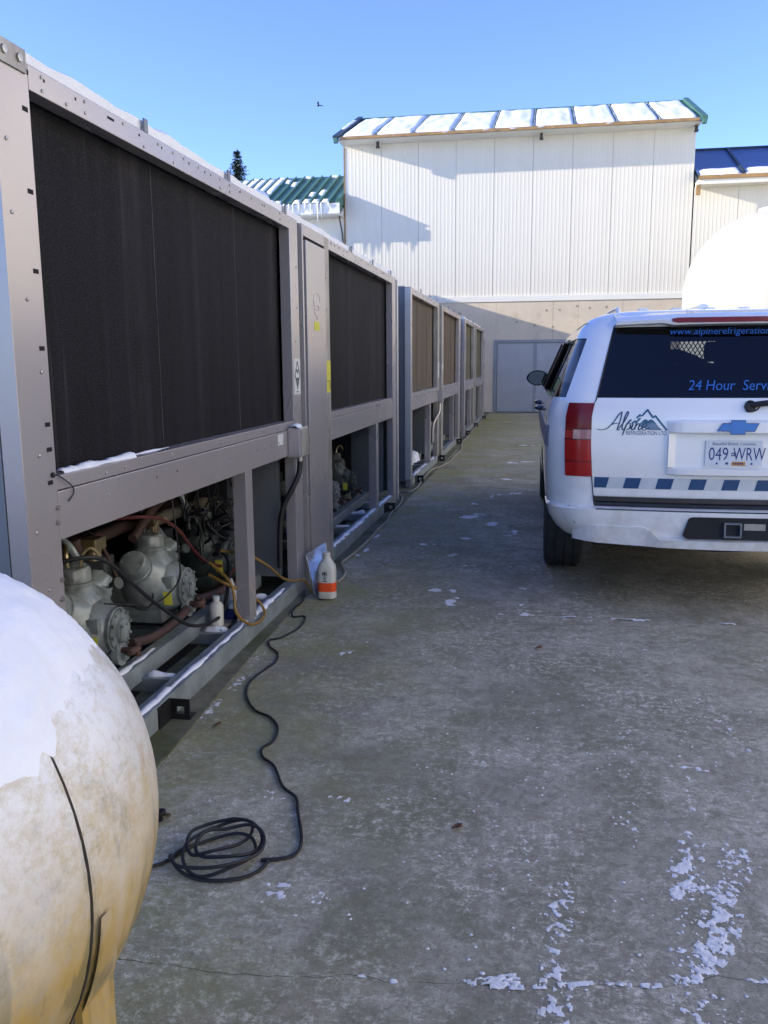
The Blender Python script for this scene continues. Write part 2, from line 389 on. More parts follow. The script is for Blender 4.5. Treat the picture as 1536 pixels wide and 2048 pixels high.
def lerp_table(tab, z):
    if z <= tab[0][0]: return tab[0][1]
    for (a, va), (b, vb) in zip(tab, tab[1:]):
        if z <= b: return va + (vb - va) * (z - a) / (b - a)
    return tab[-1][1]
def text_bm(txt, size, fn, depth=0.0, shear=0.0, align='CENTER', spacing=1.0, xs=1.0, bold=0.0):
    """lettering as mesh; fn maps (u, v) on the sheet to a point in the scene"""
    cu = bpy.data.curves.new('t', 'FONT'); cu.body = txt; cu.size = size; cu.shear = shear; cu.align_x = align
    cu.space_character = spacing; cu.resolution_u = 3; cu.offset = bold
    o = bpy.data.objects.new('t', cu); COL.objects.link(o)
    dg = bpy.context.evaluated_depsgraph_get(); me = bpy.data.meshes.new_from_object(o.evaluated_get(dg))
    bm = bmesh.new(); bm.from_mesh(me)
    bpy.data.objects.remove(o); bpy.data.curves.remove(cu); bpy.data.meshes.remove(me)
    for v in bm.verts: v.co = Vector(fn(v.co.x * xs, v.co.y))
    return bm
def snow_strip(mb, pts, w, h, seed=0, gap=0.0, n=5, normal_x=None):
    """ragged ridge of snow lying along a line (list of points), width w, height h"""
    P = [Vector(p) for p in pts]
    L = sum((b - a).length for a, b in zip(P, P[1:])); steps = max(6, int(L / 0.016)); rings = []
    def at(t):
        d = t * L
        for a, b in zip(P, P[1:]):
            l = (b - a).length
            if d <= l or b is P[-1]: return a + (b - a) * min(1, d / l), (b - a).normalized()
            d -= l
    prev = None
    for i in range(steps + 1):
        t = i / steps; p, d = at(t); side = d.cross(Vector((0, 0, 1))).normalized()
        q = noise.noise(Vector((t * L * 5, seed * 3.1, 0))); q2 = noise.noise(Vector((t * L * 11, seed * 7.7, 4)))
        env = min(1, t * steps / 2.0, (1 - t) * steps / 2.0)
        q3 = noise.noise(Vector((t * L * 31, seed * 2.3, 8))); k = max(0.0, (0.66 + 0.85 * q + 0.55 * q2 + 0.30 * q3 - gap)) * env
        if k < 0.08: prev = None; continue
        ww = w * (0.35 + 0.65 * k); hh = h * k; off = side * (w * 0.22 * q2)
        row = [mb.bm.verts.new(p + off + side * (ww * 0.5 * math.cos(PI * j / (n - 1))) + Vector((0, 0, hh * math.sin(PI * j / (n - 1)) ** 0.7 if 0 < j < n - 1 else 0.0))) for j in range(n)]
        if prev:
            for j in range(n - 1): mb.bm.faces.new((prev[j], prev[j + 1], row[j + 1], row[j]))
        prev = row
def snow_field(mb, p0, p1, w, cover, seed, cell=0.007, hgt=0.006, fs=16.0, z=0.0008):
    """crumbs and crusts of trodden snow along the segment p0-p1 (plan), ragged by noise"""
    a = Vector((*p0, 0)); b = Vector((*p1, 0)); L = max((b - a).length, 1e-3); d = (b - a) / L if L > 2e-3 else Vector((1, 0, 0)); s = Vector((-d.y, d.x, 0))
    nl = max(2, int((L + w) / cell)); nw = max(2, int(2 * w / cell)); vs = {}
    def val(i, j):
        u = i * cell - w / 2; v = (j - nw / 2) * cell; p = a + d * u + s * v
        e = 1 - (abs(v) / w) ** 1.5
        if u < 0: e -= (u / (w / 2)) ** 2
        if u > L: e -= ((u - L) / (w / 2)) ** 2
        f = noise.fractal(Vector((p.x * fs, p.y * fs, seed * 5.3)), 0.8, 2.1, 5)
        lowf = noise.noise(Vector((p.x * 3.1, p.y * 3.1, seed * 2.7)))
        return f * 1.05 + lowf * 0.5 + (cover - 1.0) + 0.34 * e, p
    cache = {}
    def get(i, j):
        if (i, j) not in cache: cache[(i, j)] = val(i, j)
        return cache[(i, j)]
    def vert(i, j):
        if (i, j) not in vs:
            k, p = get(i, j)
            o = Vector((noise.noise(p * 90) * cell * 0.5, noise.noise(p * 90 + Vector((9, 9, 9))) * cell * 0.5, 0))
            vs[(i, j)] = mb.bm.verts.new(p + o + Vector((0, 0, z + max(0, min(hgt, k * hgt * 3)))))
        return vs[(i, j)]
    for i in range(nl):
        for j in range(nw):
            if (get(i, j)[0] + get(i + 1, j + 1)[0]) * 0.5 > 0: mb.bm.faces.new((vert(i, j), vert(i + 1, j), vert(i + 1, j + 1), vert(i, j + 1)))

# ================================================================== ground
b = MB(); b.face([(-400, -400, -0.06), (400, -400, -0.06), (400, 600, -0.06), (-400, 600, -0.06)])
b.build('ground', M_GROUND, kind='structure')
b = MB(); b.box((-14, -3.5, -0.05), (14, 25.1, -0.022)); drive = b.build('driveway', M_CRACK, kind='structure')
crack = [(-14, 1.60), (-3, 1.66), (-0.945, 1.704), (-0.844, 1.704), (-0.729, 1.698), (-0.634, 1.706), (-0.471, 1.725), (-0.406, 1.746), (-0.372, 1.747),
         (-0.322, 1.736), (-0.249, 1.748), (-0.149, 1.76), (-0.011, 1.774), (0.061, 1.787), (0.166, 1.814), (0.244, 1.818), (0.309, 1.829),
         (0.378, 1.86), (0.436, 1.885), (0.471, 1.881), (0.543, 1.879), (1.2, 1.93), (14, 2.2)]
def jag(pl, amp, step=0.03):
    out = []
    for (x0, y0), (x1, y1) in zip(pl, pl[1:]):
        n = max(1, int(min(abs(x1 - x0), 4) / step)) if abs(x0) < 3 else 1
        for k in range(n):
            t = k / n; x = x0 + (x1 - x0) * t
            out.append((x, y0 + (y1 - y0) * t + amp * noise.noise(Vector((x * 34, y0, 0)))))
    out.append(pl[-1]); return out
ck = jag(crack, 0.007, 0.012)
j2 = [(-14, 4.76), (14, 4.70)]; j3 = [(-14, 11.6), (14, 11.6)]; j4 = [(-14, 18.4), (14, 18.4)]
edges = [[(-14, -3.5), (14, -3.5)], ck, j2, j3, j4, [(-14, 25.1), (14, 25.1)]]
def gapw(i, x): return max(0.0005, 0.0012 + 0.0022 * noise.noise(Vector((x * 9, i * 9, 2)))) if i == 1 else 0.0018
for i in range(5):
    lo, hi = edges[i], edges[i + 1]; b = MB()
    xs = sorted({round(x, 5) for x, _ in lo + hi}); rows = []
    for x in xs:
        ya = lerp_table(lo, x) + (gapw(i, x) if i > 0 else 0); yb = lerp_table(hi, x) - (gapw(i + 1, x) if i < 4 else 0)
        rows.append([b.bm.verts.new(q) for q in ((x, ya, -0.02), (x, ya, 0), (x, yb, 0), (x, yb, -0.02))])
    for A, B in zip(rows, rows[1:]):
        for k in range(3): b.bm.faces.new((A[k], A[k + 1], B[k + 1], B[k]))
    b.build('concrete_slab', M_YARD, drive)
# darker olive-mottled strip under the chillers
b = MB(); left = [(-4.3, 25.0), (-4.3, 1.2)]
pe = [(-1.28, 1.2), (-1.295, 2.4), (-1.305, 2.9), (-1.335, 3.4), (-1.36, 4.0), (-1.375, 4.9), (-1.36, 6), (-1.34, 8), (-1.33, 12), (-1.36, 18), (-1.42, 25)]
pj = []
for (x0, y0), (x1, y1) in zip(pe, pe[1:]):
    n = int((y1 - y0) / 0.04)
    for k in range(n): pj.append((x0 + (x1 - x0) * k / n + 0.012 * noise.noise(Vector((y0 * 30 + k * 1.2, 3, 0))), y0 + (y1 - y0) * k / n, 0.008))
pj.append((-1.42, 25, 0.008))
b.poly([(x, y, 0.008) for x, y in left] + pj, (0, 0, -0.007)); bmesh.ops.triangulate(b.bm, faces=[f for f in b.bm.faces if len(f.verts) > 4])
b.build('equipment_pad', M_PAD, kind='structure')

# ================================================================== the hall and its wings
WY = 25.2
def corrugated(x0, x1, z0, z1, y, pitch=0.106, depth=0.0022):
    b = MB(); prof = []; x = x0 + 0.004; n = max(1, round((x1 - x0) / pitch)); p = (x1 - x0 - 0.008) / n
    for k in range(n):
        for t, d in ((0.0, 0), (0.56, 0), (0.68, depth), (0.88, depth)): prof.append((x + (k + t) * p, y - d))
    prof.append((x1 - 0.004, y))
    lo = [b.bm.verts.new((px, py, z0)) for px, py in prof]; hi = [b.bm.verts.new((px, py, z1)) for px, py in prof]
    for k in range(len(prof) - 1): b.bm.faces.new((lo[k], lo[k + 1], hi[k + 1], hi[k]))
    q = [b.bm.verts.new(c) for c in ((x1 - 0.004, y + 0.03, z0), (x1 - 0.004, y + 0.03, z1), (x0 + 0.004, y + 0.03, z1), (x0 + 0.004, y + 0.03, z0))]
    b.bm.faces.new((lo[-1], q[0], q[1], hi[-1])); b.bm.faces.new((lo[0], hi[0], q[2], q[3]))
    return b
def slab_snow(x0, x1, A, B, th, seed, u0=0.0, u1=1.0, v0=0.0, v1=1.0, rag=0.05, nu=14, nv=12, hole=0.0):
    """snow lying on a roof slope between points A (eave) and B (ridge) given as (y, z)"""
    b = MB(); A = Vector((0, *A)); B = Vector((0, *B)); sl = (B - A); L = sl.length; nrm = Vector((0, -sl.z, sl.y)).normalized()
    if nrm.z < 0: nrm = -nrm
    g = {}
    for i in range(nu + 1):
        for j in range(nv + 1):
            u = i / nu; v = j / nv
            q = noise.noise(Vector((u * 3 + seed * 7, v * 3, 0)))
            vv = v0 + (v1 - v0) * v; uu = u0 + (u1 - u0) * u
            if j in (0, nv): vv += rag * q * (0.4 if j == 0 else 1.6)
            if i in (0, nu): uu += rag * 0.5 * noise.noise(Vector((v * 5, seed * 3, 1)))
            e = min(1.0, min(u, 1 - u, v, 1 - v) * 14)
            h = th * (e ** 0.5) * (0.85 + 0.3 * noise.noise(Vector((u * 4, v * 4, seed))))
            p = A + sl * vv + Vector((x0 + (x1 - x0) * uu, 0, 0)) + nrm * (0.012 + h)
            g[i, j] = b.bm.verts.new(p)
    for i in range(nu):
        for j in range(nv): b.bm.faces.new((g[i, j], g[i + 1, j], g[i + 1, j + 1], g[i, j + 1]))
    ring = [g[i, 0] for i in range(nu + 1)] + [g[nu, j] for j in range(1, nv + 1)] + [g[i, nv] for i in range(nu - 1, -1, -1)] + [g[0, j] for j in range(nv - 1, 0, -1)]
    base = [b.bm.verts.new(v.co - nrm * 0.011) for v in ring]; n = len(ring)
    for k in range(n): b.bm.faces.new((ring[k], ring[(k + 1) % n], base[(k + 1) % n], base[k]))
    return b
def slope_plate(x0, x1, A, B, th, lift=0.0):
    b = MB(); sl = Vector((0, B[0] - A[0], B[1] - A[1])); nrm = Vector((0, -sl.z, sl.y)).normalized()
    if nrm.z < 0: nrm = -nrm
    o = nrm * lift
    b.poly([Vector((x0, *A)) + o, Vector((x1, *A)) + o, Vector((x1, *B)) + o, Vector((x0, *B)) + o], nrm * th); return b

hall = thing('industrial_hall', 'tall white ribbed metal hall with snow slabs on its roof above a concrete base', 'building', (-0.87, WY, 0))
X0, X1 = -5.63, 3.90; PW = (X1 - X0) / 9
b = MB(); b.box((X0 + 0.02, WY + 0.032, 0), (X1 - 0.02, 31, 7.5)); b.build('wall_core', M_DOORT, hall)
for i in range(9): corrugated(X0 + i * PW, X0 + (i + 1) * PW, 3.27, 7.5, WY).build('wall_panel', M_SIDING, hall)
b = MB(); b.box((X0 - 0.03, WY - 0.02, 3.27), (X0 + 0.0, WY + 0.12, 7.46)); b.build('corner_trim', M_ORANGE, hall)
b = MB(); b.box((X0, WY - 0.05, 3.11), (X1, WY + 0.03, 3.268), 0.006); b.build('base_flashing', M_TRIM, hall)
DX0, DX1, DZ = -1.28, 1.00, 2.0
cseg = [(X0, -2.9), (-2.9, DX0), (DX1, 2.2), (2.2, X1)]
for a, c in cseg:
    b = MB(); b.box((a + 0.003, WY - 0.025, 0), (c - 0.003, WY + 0.03, 3.108), 0.004); b.build('concrete_panel', M_CONC, hall)
b = MB(); b.box((DX0 + 0.0, WY - 0.025, DZ), (0.3, WY + 0.03, 3.108), 0.004); b.build('concrete_panel', M_CONC, hall)
b = MB(); b.box((0.306, WY - 0.025, DZ), (DX1, WY + 0.03, 3.108), 0.004); b.build('concrete_panel', M_CONC, hall)
b = MB()
for x, z in [(-3.6, 2.8), (-3.2, 2.05), (-2.3, 2.8), (-2.2, 2.1), (-1.7, 2.4), (-0.7, 2.55), (0.12, 2.85), (0.48, 2.86), (0.95, 2.95), (1.3, 2.9), (1.75, 2.92), (0.3, 2.4), (-0.2, 2.45), (2.6, 2.8), (3.2, 2.4)]:
    b.lathe((x, WY - 0.0285, z), (0, 1, 0), [(0, 0.035), (0.002, 0.035), (0.002, 0.02)], 12)
b.build('tie_hole', mat('tie_hole_patch', (0.44, 0.37, 0.28), 0.9, var=0.3, scale=20), hall, kind='stuff')
dr = MB(); dr.box((DX0 - 0.05, WY - 0.05, 0), (DX0 + 0.035, WY - 0.001, DZ + 0.05)); dr.box((DX1 - 0.035, WY - 0.05, 0), (DX1 + 0.05, WY - 0.001, DZ + 0.05))
dr.box((DX0 + 0.036, WY - 0.049, DZ - 0.03), (DX1 - 0.036, WY - 0.002, DZ + 0.049)); dr.build('door_frame', M_DOORT, hall)
for a, c in ((DX0 + 0.045, -0.215), (-0.125, DX1 - 0.045)):
    b = MB(); b.box((a, WY - 0.018, 0.02), (c, WY + 0.02, DZ - 0.04), 0.005); d = b.build('door', M_DOOR, hall)
    b = MB(); hx = c - 0.07 if a < -0.5 else a + 0.07
    b.cyl((hx, WY - 0.02, 0.98), (hx, WY - 0.06, 0.98), 0.02); b.box((hx - 0.06, WY - 0.07, 0.97), (hx + 0.01, WY - 0.055, 0.99)); b.build('handle', M_SCREW, d)
b = MB(); b.box((-0.213, WY - 0.022, 0.015), (-0.127, WY + 0.018, DZ - 0.035), 0.004); b.build('door_mullion', M_DOORT, hall)
EA, EB = (WY - 0.66, 7.56), (28.0, 8.90)
RX0, RX1 = -5.70, 3.96
b = MB(); b.poly([(RX0 + 0.02, 24.55, 7.50), (RX0 + 0.02, 28, 8.82), (RX0 + 0.02, 31.6, 7.50)], (RX1 - RX0 - 0.04, 0, 0)); roof = b.build('roof', M_TRIM, hall)
b = MB(); b.poly([(RX0, 28.02, 8.90), (RX1, 28.02, 8.90), (RX1, 31.65, 7.55), (RX0, 31.65, 7.55)], (0, 0.02, 0.04)); b.build('rear_roof_sheet', M_GREEN, hall)
b = MB(); b.box((RX0 + 0.1, WY - 0.71, 7.50), (RX1 - 0.1, WY - 0.675, 7.575)); b.build('fascia', M_ORANGE, hall)
SP = (RX1 - RX0) / 9
for i in range(9):
    xa, xb = RX0 + i * SP, RX0 + (i + 1) * SP
    slope_plate(xa + 0.002, xb - 0.002, EA, EB, 0.012).build('roof_panel', M_GREEN, roof)
    slab_snow(xa, xb, EA, EB, 0.09, i + 1, 0.02 if i else 0.16, 0.975 if i < 8 else 0.86, -0.005, 0.955 + 0.02 * (i % 3 == 1) if i < 6 else 0.985, 0.055, nu=20, nv=20).build('snow_slab', M_SNOW, roof, True, 60)
M_RIBS = mat('shadow_grey_rib', (0.45, 0.5, 0.52), 0.6, col2=(0.12, 0.2, 0.18), scale=3)  # snow-pale ribs; the blue-grey stands for their shadow lines
for i in range(1, 9): slope_plate(RX0 + i * SP - 0.014, RX0 + i * SP + 0.014, EA, EB, 0.045, 0.013).build('roof_rib', M_RIBS, roof)
b = MB(); b.tube([(RX0, 28, 8.93), (RX1, 28, 8.93)], 0.04, 8); b.build('ridge_cap', M_GREEN, roof)
for xa, mm, nm in ((RX0 - 0.09, M_BLUEMET, 'rake_trim'), (RX1 - 0.05, M_GREEN, 'rake_trim')):
    slope_plate(xa, xa + 0.14, (WY - 0.74, 7.50), (28.0, 8.92), 0.10).build(nm, mm, roof)
    b = MB(); b.box((xa + 0.01, WY - 0.76, 7.42), (xa + 0.13, WY - 0.62, 7.56), 0.02); b.build('gutter_end', M_GREEN, roof)
slab_snow(RX0 - 0.09, RX0 + 0.05, (WY - 0.74, 7.58), (28.0, 8.99), 0.05, 33, 0.05, 0.95, 0.28, 0.8, 0.03, 5, 8).build('snow_slab', M_SNOW, roof, True, 60)
for x in (-4.62, -0.13, 3.86):
    b = MB(); b.box((x - 0.035, WY - 0.3, 7.38), (x + 0.035, WY - 0.2, 7.498)); b.box((x - 0.05, WY - 0.32, 7.34), (x + 0.05, WY - 0.18, 7.379)); b.build('eave_bracket', M_PIPE, hall)

lw = thing('low_wing', 'lower white wing with green standing-seam roof, snow scraps and icicles left of the hall', 'building', (-9.8, WY, 0))
LX0, LX1 = -14.0, -5.665; LA, LB = (24.65, 5.90), (27.2, 7.10)
b = MB(); b.box((LX0, WY + 0.032, 0), (LX1, 30, 5.55)); b.poly([(LX0, 24.72, 5.55), (LX0, 27.2, 6.98), (LX0, 30, 5.6)], (LX1 - LX0 - 0.01, 0, 0)); b.build('wall_core', M_TRIM, lw)
n = 8; w = (LX1 - LX0) / n
for i in range(n): corrugated(LX0 + i * w, LX0 + (i + 1) * w, 3.27, 5.55, WY).build('wall_panel', M_SIDING, lw)
b = MB(); b.box((LX0, WY - 0.025, 0), (LX1, WY + 0.03, 3.268)); b.build('concrete_base', M_CONC, lw)
b = MB(); b.box((LX0, 24.61, 5.58), (LX1 + 0.0, 24.68, 5.865)); b.build('fascia', M_TRIM, lw)
b = MB(); b.box((LX0, 24.685, 5.551), (LX1, WY - 0.01, 5.579)); b.build('soffit', M_TRIM, lw)
b = MB(); b.poly([(LX0, 24.65, 5.87), (LX0, 27.2, 7.08), (LX0, 30.1, 5.7)], (LX1 - LX0, 0, 0)); lroof = b.build('roof', M_GREEN, lw)
n = 30; w = (LX1 - LX0) / n
for i in range(n):
    xa, xb = LX0 + i * w, LX0 + (i + 1) * w
    slope_plate(xa + 0.002, xb - 0.002, LA, LB, 0.012, 0.004).build('roof_panel', M_GREEN, lroof)
    slope_plate(xb - 0.018, xb + 0.018, LA, LB, 0.045, 0.018).build('roof_rib', M_GREEN, lroof)
    k = n - 1 - i                                                    # counted from the hall
    fr = random.random()
    if k > 0 and fr < 0.86: slab_snow(xa, xb, LA, LB, 0.05, i + 50, 0.1, 0.9, -0.015, 0.06 + 0.05 * random.random(), 0.02, 5, 5).build('snow_scrap', M_SNOW, lroof, True, 60)
    if k >= 8: slab_snow(xa, xb, LA, LB, 0.06, i + 90, 0.08, 0.92, 0.16 + 0.36 * random.random() * (k < 14), 0.97, 0.05, 6, 10).build('snow_scrap', M_SNOW, lroof, True, 60)
    elif k >= 2 and fr < 0.75:
        v = 0.2 + 0.6 * random.random(); slab_snow(xa, xb, LA, LB, 0.045, i + 130, 0.12, 0.88, v, min(0.97, v + 0.06 + 0.2 * random.random()), 0.06, 5, 5).build('snow_scrap', M_SNOW, lroof, True, 60)
    if i % 3 == 0: slab_snow(xa, xb, LA, LB, 0.05, i + 170, 0.0, 1.0, 0.94, 1.0, 0.02, 5, 4).build('snow_scrap', M_SNOW, lroof, True, 60)
b = MB(); b.box((LX1 - 0.12, 24.65, 5.68), (LX1 + 0.03, 24.83, 5.95), 0.02); b.build('gutter_end', M_GREEN, lw)
slope_plate(LX1 - 0.1, LX1 + 0.02, (24.66, 5.88), (WY - 0.03, 6.12), 0.09, 0.02).build('rake_trim', M_GREEN, lw)
for k in range(26):
    x = LX1 - 0.35 - k * 0.155 + 0.06 * random.uniform(-1, 1); l = random.choice((0.16, 0.24, 0.36, 0.50, 0.62)) * random.uniform(0.8, 1.15)
    b = MB(); b.tube([(x, 24.585, 5.88), (x + 0.004, 24.58, 5.88 - l * 0.35), (x - 0.003, 24.585, 5.88 - l * 0.7), (x, 24.585, 5.88 - l)], [0.028, 0.022, 0.013, 0.003], 7); b.build('icicle', M_ICE, lw, True)
b = MB(); b.tube(spline([(-5.74, 24.84, 5.62), (-5.73, 25.0, 5.35), (-5.71, WY - 0.06, 5.05), (-5.68, WY - 0.06, 4.3), (-5.68, WY - 0.06, 3.3)]), 0.022, 8); b.build('downpipe', M_PIPE, lw, True)

rw = thing('low_wing', 'lower white wing with roof sheets tinted shade-blue right of the tall hall', 'building', (8.5, WY, 0))
QX0, QX1 = 3.925, 13.0; QA, QB = (24.74, 6.20), (27.2, 7.33)
b = MB(); b.box((QX0, WY + 0.032, 0), (QX1, 30, 5.99)); b.build('wall_core', M_DOORT, rw)
for i in range(8): corrugated(QX0 + i * 1.134, QX0 + (i + 1) * 1.134, 3.27, 5.98, WY).build('wall_panel', M_SIDING, rw)
b = MB(); b.box((QX0, WY - 0.025, 0), (QX1, WY + 0.03, 3.268)); b.build('concrete_base', M_CONC, rw)
b = MB(); b.box((QX0 + 0.02, 24.74, 5.98), (QX1, WY + 0.02, 6.10)); b.build('soffit', M_TRIM, rw)
b = MB(); b.box((QX0 + 0.02, 24.70, 6.10), (QX1, 24.735, 6.195)); b.build('fascia', M_ORANGE, rw)
b = MB(); b.poly([(QX0, 24.76, 6.102), (QX0, 27.2, 7.30), (QX0, 30, 6.1)], (QX1 - QX0, 0, 0)); rroof = b.build('roof', M_BLUEMET, rw)
b = MB(); b.box((QX0 - 0.02, WY - 0.46, 5.72), (QX0 + 0.09, WY - 0.38, 5.975)); b.build('corner_trim', M_ORANGE, rw)
M_SHADEMET = mat('shade_blue_roof_sheet', (0.10, 0.17, 0.36), 0.35, 0.35, var=0.15, scale=1.5)  # blue of shade and mirrored sky put into the sheet colour
for i in range(8):
    xa, xb = QX0 + i * 1.134, QX0 + (i + 1) * 1.134
    slope_plate(xa + 0.002, xb - 0.002, QA, QB, 0.012, 0.01).build('roof_panel', M_SHADEMET, rroof)
    slope_plate(xb - 0.03, xb + 0.03, QA, QB, 0.06, 0.024).build('roof_rib', M_BLUEMET, rroof)
    slab_snow(xa, xb, QA, QB, 0.07, i + 210, 0.05, 0.95, -0.01, 0.16, 0.03, 10, 6).build('snow_slab', M_SNOW, rroof, True, 60)
b = MB(); b.tube([(QX0, 27.2, 7.36), (QX1, 27.2, 7.36)], 0.05, 8); b.build('ridge_cap', M_BLUEMET, rroof)

dome = thing('storage_dome', 'smooth white round-topped silo in front of the wall beside the truck', 'silo', (4.95, 21.0, 0))
b = MB(); b.lathe((4.95, 21, 0), (0, 0, 1), [(0, 1.80), (2.86, 1.80)] + [(2.86 + 1.80 * math.sin(t * PI / 36), 1.80 * math.cos(t * PI / 36)) for t in range(1, 18)] + [(4.66, 0)], 64); b.build('shell', M_DOME, dome, True, 50)
b = MB(); b.lathe((4.95, 21, 0.002), (0, 0, 1), [(0, 1.95), (0.14, 1.95), (0.14, 1.81)], 48); b.build('footing', M_CONC, dome)
b = MB(); b.lathe((4.95, 21, 4.62), (0, 0, 1), [(0, 0.3), (0.09, 0.3), (0.12, 0.2), (0.12, 0)], 20); b.build('hatch', M_TRIM, dome)

shed = thing('shadow_shed', 'long low clad shed unseen behind the chillers, added to cast the wall shadow', 'building', (-9.5, 9, 0))  # unseen; added so its roof edge casts the hall wall's diagonal shadow
b = MB(); b.box((-13, -3, 0), (-6.02, 24.3, 4.08)); b.build('wall', M_SHED, shed)
b = MB(); b.box((-13.2, -3.2, 4.082), (-6.0, 24.5, 4.22)); b.build('roof', M_DOORT, shed)
b = MB(); b.box((-13.0, -3.0, 4.222), (-6.12, 24.3, 4.27), 0.02); b.build('snow_cover', M_SNOW, shed)
far_ = thing('bounce_building', 'unseen pale warehouse along the far right side of the yard', 'building', (15, 6, 0))  # pale building outside the view, added to bounce warm sunlight
b = MB(); b.box((8.8, -14, 0), (20, 23.8, 9.0)); b.build('wall', mat('cream_cladding', (0.80, 0.76, 0.67), 0.6, var=0.06, scale=1), far_)
b = MB(); b.box((8.5, -14.3, 9.002), (20.3, 24.1, 9.2)); b.build('roof', M_GREEN, far_)
for y in (-6, 2, 10, 18):
    b = MB(); b.box((8.76, y, 0.05), (8.798, y + 3, 3.2), 0.006); b.build('roller_door', M_DOOR, far_)
vt = thing('roof_ventilator', 'round blue roof ventilator capped with snow above the first chiller', 'ventilator', (-6.55, 19.9, 4.27))
b = MB(); b.lathe((-6.55, 19.9, 4.22), (0, 0, 1), [(0, 0.2), (0.72, 0.2), (0.75, 0.36), (0.83, 0.36), (0.87, 0.2)], 20); b.build('hood', M_VENTB, vt, True)
b = MB(); b.lathe((-6.57, 19.88, 5.04), (0, 0, 1), [(0, 0.36), (0.1, 0.355), (0.2, 0.31), (0.28, 0.22), (0.33, 0.1), (0.345, 0)], 20); b.build('snow_cap', M_SNOW, vt, True)

# conifer beyond the left wing
tree = thing('conifer_tree', 'slim dark conifer whose top shows over the left wing roof', 'tree', (-21, 60, 0))
b = MB(); b.tube([(-21, 60, 0), (-21.02, 60, 8), (-21, 60, 14), (-20.98, 60, 15.9)], [0.28, 0.18, 0.07, 0.015], 8); b.build('trunk', M_BARK, tree, True)
rt = random.Random(5); b = MB(); z = 5.0
while z < 15.9:
    R_ = 0.16 + (15.95 - z) * 0.44 * (0.75 + 0.5 * rt.random()); nb = 7 if z < 12 else 15
    for k in range(nb):
        a = rt.random() * 2 * PI; L = R_ * rt.uniform(0.55, 1.15); d = Vector((math.cos(a), math.sin(a), rt.uniform(-0.12, 0.3))); p = Vector((-21, 60, z))
        for q in range(max(4, int(L * 16))):
            t = (q + rt.random()) / max(4, int(L * 16)); c = p + d * L * t + Vector((0, 0, -0.12 * L * t * t))
            s = 0.13 * (1.15 - t) + 0.07
            u = Vector((rt.uniform(-1, 1), rt.uniform(-1, 1), rt.uniform(-0.5, 0.3))).normalized() * s * 1.5; v = Vector((rt.uniform(-1, 1), rt.uniform(-1, 1), rt.uniform(-0.6, 0.6))).normalized() * s * 0.55
            b.face([c - v * 0.5, c + u * 0.5 - v * 0.2, c + u, c + u * 0.4 + v])
    z += 0.12 + 0.12 * rt.random()
b.build('crown', M_NEEDLE, tree)
# bird
bird = thing('bird', 'tiny dark bird gliding in the open sky', 'bird', (-10.1, 40, 12.84))
b = MB(); b.lathe((-10.2, 40, 12.84), (1, 0, 0.1), [(0, 0), (0.03, 0.02), (0.09, 0.032), (0.15, 0.025), (0.19, 0.022), (0.22, 0)], 8)
b.poly([(-10.13, 39.99, 12.85), (-10.07, 39.99, 12.86), (-10.02, 39.75, 12.93), (-10.0, 39.6, 12.92), (-10.1, 39.75, 12.92)], (0, 0, 0.006))
b.poly([(-10.13, 40.01, 12.85), (-10.07, 40.01, 12.86), (-10.0, 40.25, 12.93), (-9.96, 40.4, 12.92), (-10.07, 40.25, 12.92)], (0, 0, 0.006)); b.build('body', M_BIRD, bird)

